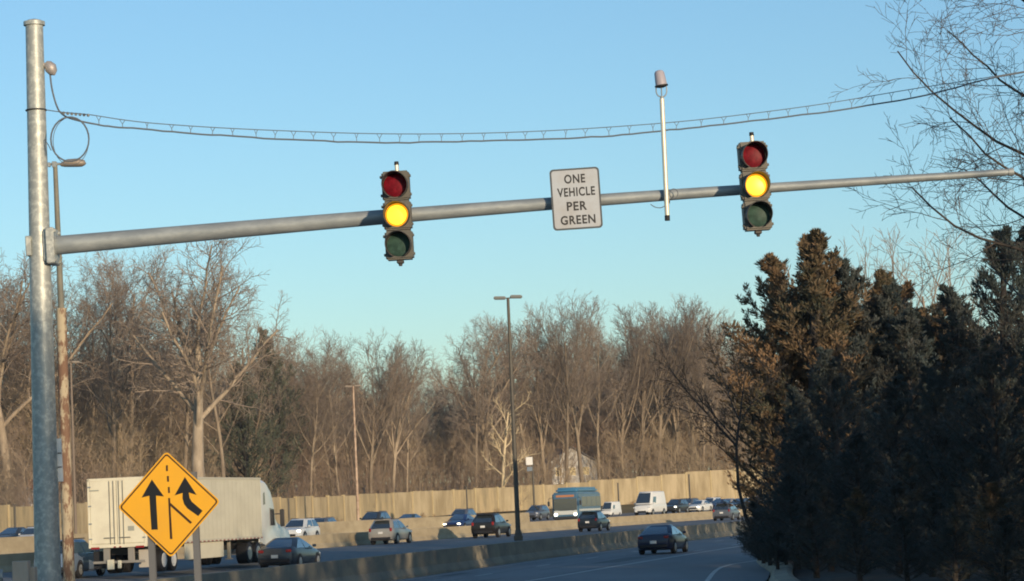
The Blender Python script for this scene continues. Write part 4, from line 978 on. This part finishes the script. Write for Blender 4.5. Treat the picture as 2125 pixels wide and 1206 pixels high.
# lower, finer trees filling the wood: one mass nobody could count
UND = [(5, .1, .04, (10, 12), 36, .55, .5, .08), (4, .18, .06, (6, 8), 36, .5, .5, .15), (3, .2, .05, (4, 6), 40, .6, .6, .1), (2, .22, .03, 0, 0, 0, 0, 0)]
protos = []
for i in range(6):
    tr, tw = tree_mesh(200 + i, UND, 8, .11); sg = [(*s[:6], max(s[6], .011), max(s[7], .008)) for s in tr + tw]
    V, F = tubes_np(sg, 3); protos.append((V / np.percentile(V[:, 2], 99.5), F))
def mass(name, items, m, label, cat, spread=1.0):
    Vs, Fs, o = [], [], 0
    for (x, y, z, H, k, a) in items:
        V, F = protos[k % 6]; c, s_ = math.cos(a), math.sin(a); W = V * H
        X = W[:, 0] * c - W[:, 1] * s_; Y = W[:, 0] * s_ + W[:, 1] * c
        Vs.append(np.stack([X * spread + x, Y * spread + y, W[:, 2] + z], 1)); Fs.append(F + o); o += len(V)
    ob = mesh_np(name, np.concatenate(Vs), np.concatenate(Fs), m, None, True); ob['kind'] = 'stuff'; ob['label'] = label; ob['category'] = cat
    return ob
R = random.Random(21); items = []
def rowtop(px):
    t = [(-60, 700), (100, 680), (300, 690), (480, 740), (540, 710), (700, 750), (850, 800), (900, 845), (940, 840), (1000, 775), (1200, 735), (1400, 720), (1700, 720)]
    return yat(t, px) if px > -60 else 700
for row, (dd, fr) in enumerate(((6, .22), (16, .36), (28, .55), (42, .72), (58, .9), (80, 1.0), (110, 1.02), (150, .9), (200, .8))):
    px = -60.0
    while px < 1680:
        best = min(WLs, key=lambda t: abs(G(px, t[0], 2.4) - t[1])); d = best[0] + dd + R.uniform(-3, 3); z = hill_z(px, d)
        yt = hz(px) - (hz(px) - rowtop(px)) * fr * R.uniform(.8, 1.08); H = P(px, yt, d).z - z
        if not (1140 < px < 1260 and row == 2): items.append((G(px, d, z), d, z - .2, max(H, 2.5), R.randrange(6), R.uniform(0, 6.28)))
        px += (34, 30, 30, 30, 28, 26, 22, 22, 22)[row] * R.uniform(.6, 1.2) * 300 / d
mass('woods', items, TWIGR, 'dense brown bare understory filling the wood behind the noise wall', 'woods')

R = random.Random(61); items = []
for t in smooth_tab(WLs[4:-8], 1):
    for q in range(5):
        y = t[0] + R.uniform(-3, 3); x = interp(offs(WLs, R.uniform(.4, 1.6)), y, 1); items.append((x, y, interp(WLs, y, 3) - .1, R.uniform(.3, .9), R.randrange(6), R.uniform(0, 6.28)))
mass('weeds', items, mat('dry_weeds', (.26, .15, .07), .9), 'dry brown weeds along the foot of the noise wall', 'weeds', 1.6)

# foliage clumps
def foliage(rng, segs, step, size, up, nleaf, wid=.34):
    """needle sprays: narrow folded leaf quads fanned along every foliage-bearing branch"""
    V = []; F = []
    arr = segs
    for s in arr:
        a = Vector(s[0:3]); b = Vector(s[3:6]); L = (b - a).length; d = (b - a).normalized(); n = max(1, int(L / step))
        for k in range(n):
            p = a.lerp(b, (k + rng.random()) / n)
            for q in range(nleaf):
                t = (d * 1.15 + rv(rng) * .6 + Vector((0, 0, up))).normalized(); l = size * rng.uniform(.55, 1.3); w_ = t.cross(rv(rng)); 
                if w_.length < .05: continue
                w_ = w_.normalized() * l * wid; o = p + rv(rng) * size * .35; i = len(V)
                V += [o, o + t * l * .5 + w_ * .6, o + t * l, o + t * l * .45 - w_ * .6]; F.append((i, i + 1, i + 2, i + 3))
    return V, F
CED = [(12, .03, .03, (44, 48), 54, .37, .25, .04, 1.06), (5, .12, .16, (8, 9), 29, .42, .5, .10), (3, .16, .10, 4, 28, .5, .5, .15), (2, .2, .06, 0, 0, 0, 0, 0)]
CEDS = {}
for i, (mt, tp) in enumerate(((CEDAR, 1), (CEDAR_SHADE, 1), (CEDAR, 1))):
    rng = random.Random(300 + i); out = [[] for _ in CED]; grow(rng, Vector((0, 0, -.2)), Vector((.03, 0, 1)).normalized(), 10, .2, 0, CED, out)
    tr = mk_np('trunk', out[0] + out[1], 6); tr.materials.append(DBARK)
    V, F = foliage(rng, out[2] + out[3] + out[1][3::5] + out[1][4::5], .12, .14, .30, 6, .19)
    CEDS[i] = (tr, V, F, mt)
for i in CEDS:
    tr, V, F, mt = CEDS[i]; me = bpy.data.meshes.new('foliage'); V = np.array([tuple(v) for v in V], dtype=np.float32); F = np.array(F, dtype=np.int32)
    me.vertices.add(len(V)); me.vertices.foreach_set('co', V.ravel()); me.loops.add(F.size); me.loops.foreach_set('vertex_index', F.ravel()); me.polygons.add(len(F)); me.polygons.foreach_set('loop_start', np.arange(0, F.size, 4, dtype=np.int32)); me.update(calc_edges=True); me.materials.append(mt)
    CEDS[i] = (tr, me, float(np.percentile(V[:, 2], 99.9)))
def cedar(i, x, y, z, H, label, group=None, wide=1.0, rz=0, name='cedar_tree'):
    tr, fo, top = CEDS[i]; s_ = H / top; r = empty(name, (x, y, z), rz); r.scale = (s_ * wide, s_ * wide, s_)
    link('trunk', tr, r); link('foliage', fo, r); return tag(r, label, 'tree', group)
def cedar_px(i, px, yt, d, label, group=None, **kw):
    z = .3; H = P(px, yt, d).z - z; return cedar(i, G(px, d, z + H * .5), d, z, H, label, group, **kw)
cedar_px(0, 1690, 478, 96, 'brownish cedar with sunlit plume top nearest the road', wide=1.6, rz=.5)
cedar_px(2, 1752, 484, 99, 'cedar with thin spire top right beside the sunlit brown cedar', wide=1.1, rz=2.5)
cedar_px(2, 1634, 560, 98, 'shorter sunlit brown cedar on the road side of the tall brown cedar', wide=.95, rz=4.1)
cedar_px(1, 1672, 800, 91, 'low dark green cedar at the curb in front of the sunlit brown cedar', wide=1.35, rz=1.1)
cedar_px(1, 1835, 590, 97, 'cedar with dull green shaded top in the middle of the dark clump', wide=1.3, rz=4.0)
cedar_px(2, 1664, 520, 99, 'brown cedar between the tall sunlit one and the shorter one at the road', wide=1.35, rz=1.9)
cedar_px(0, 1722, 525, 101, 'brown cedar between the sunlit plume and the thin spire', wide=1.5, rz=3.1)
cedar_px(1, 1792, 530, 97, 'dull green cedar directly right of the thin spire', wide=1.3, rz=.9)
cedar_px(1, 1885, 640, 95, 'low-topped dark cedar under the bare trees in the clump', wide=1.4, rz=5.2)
GD = 'shaded cedars at the right edge'
GDs = ['shaded cedar below the sunlit plume, middle height', 'shaded cedar in the sag of the dark skyline', 'shaded cedar left of the tall dark one near the right edge', 'tall dark cedar rising beside the right edge of the photo', 'tallest dark cedar cut by the right edge', 'low shaded cedar in front of the sag of the skyline', 'low shaded cedar in front and left of the tall dark one', 'shaded cedar directly in front of the tall dark one', 'shaded cedar at the right edge below the tallest one', 'low dark cedar just behind the curb', 'low dark cedar right of the one behind the curb', 'low dark cedar in the middle of the foot of the clump', 'low dark cedar at the foot of the clump near the right edge', 'dark cedar outside the right edge']
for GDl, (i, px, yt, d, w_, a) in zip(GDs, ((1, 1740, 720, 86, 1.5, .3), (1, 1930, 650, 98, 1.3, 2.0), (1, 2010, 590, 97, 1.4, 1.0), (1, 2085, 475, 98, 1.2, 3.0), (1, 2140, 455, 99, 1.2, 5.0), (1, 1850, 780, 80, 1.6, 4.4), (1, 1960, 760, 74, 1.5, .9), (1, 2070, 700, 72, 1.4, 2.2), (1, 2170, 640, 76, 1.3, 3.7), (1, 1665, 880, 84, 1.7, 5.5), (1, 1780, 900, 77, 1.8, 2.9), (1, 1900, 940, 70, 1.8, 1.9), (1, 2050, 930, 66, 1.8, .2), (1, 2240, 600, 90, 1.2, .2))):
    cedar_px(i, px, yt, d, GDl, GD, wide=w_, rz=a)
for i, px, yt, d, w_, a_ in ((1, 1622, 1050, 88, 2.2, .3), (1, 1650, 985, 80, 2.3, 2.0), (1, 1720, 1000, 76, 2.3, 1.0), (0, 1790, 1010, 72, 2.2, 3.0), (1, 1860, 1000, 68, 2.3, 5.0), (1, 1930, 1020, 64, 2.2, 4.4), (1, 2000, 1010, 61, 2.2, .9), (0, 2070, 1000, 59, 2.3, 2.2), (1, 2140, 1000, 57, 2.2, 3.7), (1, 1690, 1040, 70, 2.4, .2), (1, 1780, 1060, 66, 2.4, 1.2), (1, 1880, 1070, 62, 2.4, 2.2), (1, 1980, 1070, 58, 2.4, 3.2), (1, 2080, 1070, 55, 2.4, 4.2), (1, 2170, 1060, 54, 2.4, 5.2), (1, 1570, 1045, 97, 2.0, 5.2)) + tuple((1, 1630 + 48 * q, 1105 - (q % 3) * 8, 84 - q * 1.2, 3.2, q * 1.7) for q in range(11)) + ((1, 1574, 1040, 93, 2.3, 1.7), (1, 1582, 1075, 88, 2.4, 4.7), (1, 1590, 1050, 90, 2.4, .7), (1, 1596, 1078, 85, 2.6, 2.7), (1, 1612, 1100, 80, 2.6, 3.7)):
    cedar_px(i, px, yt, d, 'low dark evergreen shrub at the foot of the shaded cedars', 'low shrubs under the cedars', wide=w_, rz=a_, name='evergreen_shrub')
# evergreens in the wood
for m_ in (PINE,):
    tr, fo, top = CEDS[1]; f2 = fo.copy(); f2.materials.clear(); f2.materials.append(PINE); CEDS['pine'] = (tr, f2, top)
def pine_px(px, yt, d, label, w=1.2, rz=0):
    z = hill_z(px, d); H = P(px, yt, d).z - z; cedar('pine', G(px, d, z + H * .5), d, z, H, label, None, w, rz, 'pine_tree')
pine_px(562, 680, 322, 'dark green pine standing among bare trees right of the spreading tree', 1.0, .4)
pine_px(512, 750, 296, 'smaller dark green pine just right of the slimmer pale-trunked bare tree', 1.2, 1.4)

# off-frame cedars beside the camera, added and sized to shade the lower view
R = random.Random(8)
rowt = [(y, 14.2, 12.0) for y in (-34, -30, -26, -22, -18.5, -15, -11.5, -8.5, -5.6, -3.6)] + [(y, 14.8, 6.4) for y in (2, 5, 8.5, 12.5)] + [(16.5, 15.2, 8.8)] + [(y, 15 + .06 * y, 12.3) for y in (20.5, 24, 27.5, 31, 34.5, 38, 42, 46, 50, 54, 58, 62, 66)]
for k, (y, x, h) in enumerate(rowt):
    cedar(k % 3, x + R.uniform(-.5, .5), y, .2, h * R.uniform(.96, 1.03), 'tall off-frame cedar added along the ramp to shade the view', 'added shade cedars along the ramp', R.uniform(1.1, 1.35) * (.7 if -7 < y < 0 else 1), R.uniform(0, 6))
cedar(1, 19.5, 71, .2, 10.2, 'unseen cedar added outside the right edge to shade the clump', 'added shade cedars beyond the clump', 1.5, 3)  # unseen cedars added to keep the clump at the right dark
cedar(1, 21, 78, .2, 10.2, 'unseen cedar added outside the right edge to shade the clump', 'added shade cedars beyond the clump', 1.5, 1)
cedar(1, 22.5, 85, .2, 10.8, 'unseen cedar added outside the right edge to shade the clump', 'added shade cedars beyond the clump', 1.5, 2)
for k, (x, y) in enumerate([(interp(right_edge, q, 1) + 4.6, q) for q in (99, 102, 105, 108, 112, 116, 120, 124, 128, 132, 137, 142, 147, 153, 159, 165, 172, 180)]):  # hidden cedars added so the near barrier and road lie in shade
    cedar(k % 3, x, y, .2, 10.5, 'hidden cedar added behind the dark clump to shade the near barrier', 'added shade cedars beyond the clump', 1.5, R.uniform(0, 6))

# bare trees behind the cedars at the right
BR = 'thin pale bare tree rising behind the dark cedars'
THIN = [(8, .07, .03, (9, 10), 34, .5, .4, .3), (6, .14, .06, (5, 6), 34, .5, .5, .2), (4, .18, .05, (3, 4), 36, .6, .6, .2), (3, .2, .03, 0, 0, 0, 0, 0)]
PTW = mat('pale_twigs', (.34, .28, .22), .9, 0, (.5, (.26, .2, .15), .4, .6))
add_variant('thin0', 91, THIN, 9, .11, .75, PTW, PTW); add_variant('thin1', 95, THIN, 9, .12, .75, PTW, PTW)
BRs = ['thin pale bare tree behind the cedars, second from the spire', 'tallest thin pale bare tree behind the cedars in the middle', 'thin pale bare tree behind the cedars right of the tallest one', 'thin pale bare tree behind the cedars nearest the right edge', 'short thin bare tree between the two tallest behind the cedars', 'short thin bare tree right beside the cedar with the thin spire']
for BR, (px, yt, d, k) in zip(BRs, ((1830, 480, 125, 'thin1'), (1905, 470, 130, 'thin0'), (1960, 462, 128, 'thin1'), (2020, 470, 125, 'thin0'), (1870, 540, 120, 'thin0'), (1790, 560, 122, 'thin1'))):
    z = .3; H = P(px, yt, d).z - z; place_tree(k, G(px, d, z + H * .4), d, z, H, BR, 'bare trees behind the cedars', rng=R)

# near bare tree, upper right
NEAR = [(8, .06, .02, (22, 23), 60, .42, .28, .42), (9, .2, .03, (9, 10), 44, .45, .45, .18), (6, .22, .03, (7, 7), 44, .5, .6, .15), (4, .26, .02, (4, 4), 44, .55, .6, .2), (3, .3, .02, 0, 0, 0, 0, 0)]
tr, tw = tree_mesh(141, NEAR, 11.5, .15, cut=2)
tw = [(*s[:6], max(s[6], .006) * .62, max(s[7], .004) * .7) for s in tw]
a = mk_np('trunk', tr, 7); b = mk_np('crown', tw, 4); a.materials.append(mat('near_bark', (.07, .058, .046), .9)); b.materials.append(mat('near_twigs', (.12, .095, .075), .9))
r = empty('bare_tree', (G(2348, 43, 6), 43, .3), 0.9); link('trunk', a, r); link('crown', b, r)
tag(r, 'near dark bare tree whose fine branches reach over the arm tip at upper right', 'tree')
# leaning dark bare tree left of the cedars
rng = random.Random(44); dl = 92
base = Vector((G(1604, dl, .3), dl, 0.05)); r = empty('bare_tree', base); out = [[] for _ in range(4)]
LB_ = [(8, .07, .012, (8, 10), 34, .40, .5, .2), (4, .16, .02, (5, 6), 38, .5, .6, .2), (3, .2, .02, (3, 4), 40, .5, .6, .2), (3, .25, .02, 0, 0, 0, 0, 0)]
q_ = [Vector((0, 0, 0))] + [P(x, y, dl) - base for x, y in ((1548, 1075), (1532, 1010), (1528, 925), (1536, 860), (1546, 780))]
w_ = (.10, .075, .055, .05, .035, .02); trk = [(*q_[k], *q_[k + 1], w_[k], w_[k + 1]) for k in range(5)]
for sx, sy, ex, ey, dz, rr_ in ((1528, 925, 1368, 758, -1, .045), (1529, 915, 1432, 806, 1, .03), (1534, 872, 1462, 712, 1.5, .03), (1541, 820, 1512, 690, -1, .02), (1530, 960, 1448, 880, -1.5, .02), (1533, 880, 1600, 760, 1, .02)):
    st_ = P(sx, sy, dl) - base; e_ = P(ex, ey, dl + dz) - base; v = e_ - st_
    grow(rng, st_, (v.normalized() + Vector((0, 0, -.05))).normalized(), v.length, rr_, 0, LB_, out)
segs = trk + out[0]; a = mk_np('trunk', segs, 6); b = mk_np('crown', [(*s[:6], max(s[6], .009), max(s[7], .006)) for l in out[1:] for s in l], 3); a.materials.append(DBARK); b.materials.append(DBARK)
link('trunk', a, r); link('crown', b, r)
tag(r, 'dark bare tree with long branches leaning left at the left edge of the cedars', 'tree')

# ---------------------------------------------------------------- houses in the wood
def house(px, d, zb, w, dep, h, rh, label, wall, roof, rz=0):
    r = empty('house', (G(px, d, zb + 2), d, zb), rz)
    b = MB(); b.box((0, 0, h / 2), (w, dep, h)); 
    b.prism([(-w / 2, h), (w / 2, h), (0, h + rh - .1)], lambda u, v, t: (u, t, v), -dep / 2, dep / 2); b.build('wall', wall, r)
    b = MB()
    for s_ in (-1, 1):
        b.prism([(s_ * (w / 2 + .4), h - .2), (0, h + rh), (0, h + rh + .18), (s_ * (w / 2 + .45), h)], lambda u, v, t: (u, t, v), -dep / 2 - .4, dep / 2 + .4)
    b.build('roof', roof, r)
    for x in (-w * .28, w * .28, 0):
        for z in (1.4, h - 1.3):
            f = MB().box((x, -dep / 2 - .03, z), (1.25, .08, 1.5), .01).build('window', WHITE, r); MB().box((x, -dep / 2 - .06, z), (1.0, .06, 1.25)).build('pane', GLASS, f)
    MB().box((w * .2, 0, h + rh * .8), (.7, .7, 1.8), .02).build('chimney', mat('brick', (.25, .1, .07), .9), r)
    return tag(r, label, 'house')
ROOF = mat('roof_shingle', (.12, .12, .13), .9)
house(1175, 418, hill_z(1175, 418) - .3, 8, 8, 5.2, 2.4, 'white house half hidden by trunks above the bus', mat('old_siding', (.5, .49, .46), .8), ROOF, .25)
house(1245, 450, hill_z(1245, 450) - .3, 9, 8, 3.6, 2.2, 'low pale house behind trees right of the white house', mat('pale_siding', (.55, .52, .45), .7), ROOF, -.2)
house(36, 275, hill_z(36, 275) - .4, 7, 7, 2.6, 1.6, 'grey-roofed house low in the woods left of the tall pole', mat('grey_siding', (.2, .2, .21), .7), mat('grey_roof', (.19, .2, .22), .8), .2)

# wooden pole off frame that carries the far end of the cable
e = P(2300, 119, dcab(2300)); r = empty('utility_pole', (e.x, e.y, 0.2))
MB().tube([(0, 0, 0), (0, 0, e.z + .6)], [.17, .12], 14).build('pole', WOOD, r, True); MB().tube([(-.14, 0, e.z - .2), (.14, 0, e.z - .2)], .03, 8).build('bolt', DGREY, r)
tag(r, 'brown timber pole off to the right carrying the far end of the wires', 'utility pole')

# ---------------------------------------------------------------- air
hb = MB(); hb.box((0, 0, 24.4), (4500, 4500, 51.2)); hz_ = bpy.data.materials.new('air'); hz_.use_nodes = True; nt = hz_.node_tree
nt.nodes.remove(nt.nodes['Principled BSDF']); pv = nt.nodes.new('ShaderNodeVolumePrincipled'); pv.inputs['Color'].default_value = (.85, .9, .95, 1); pv.inputs['Density'].default_value = HAZE
nt.links.new(pv.outputs[0], nt.nodes['Material Output'].inputs['Volume'])
if HAZE > 0:
    ho = hb.build('haze', hz_); ho['kind'] = 'stuff'
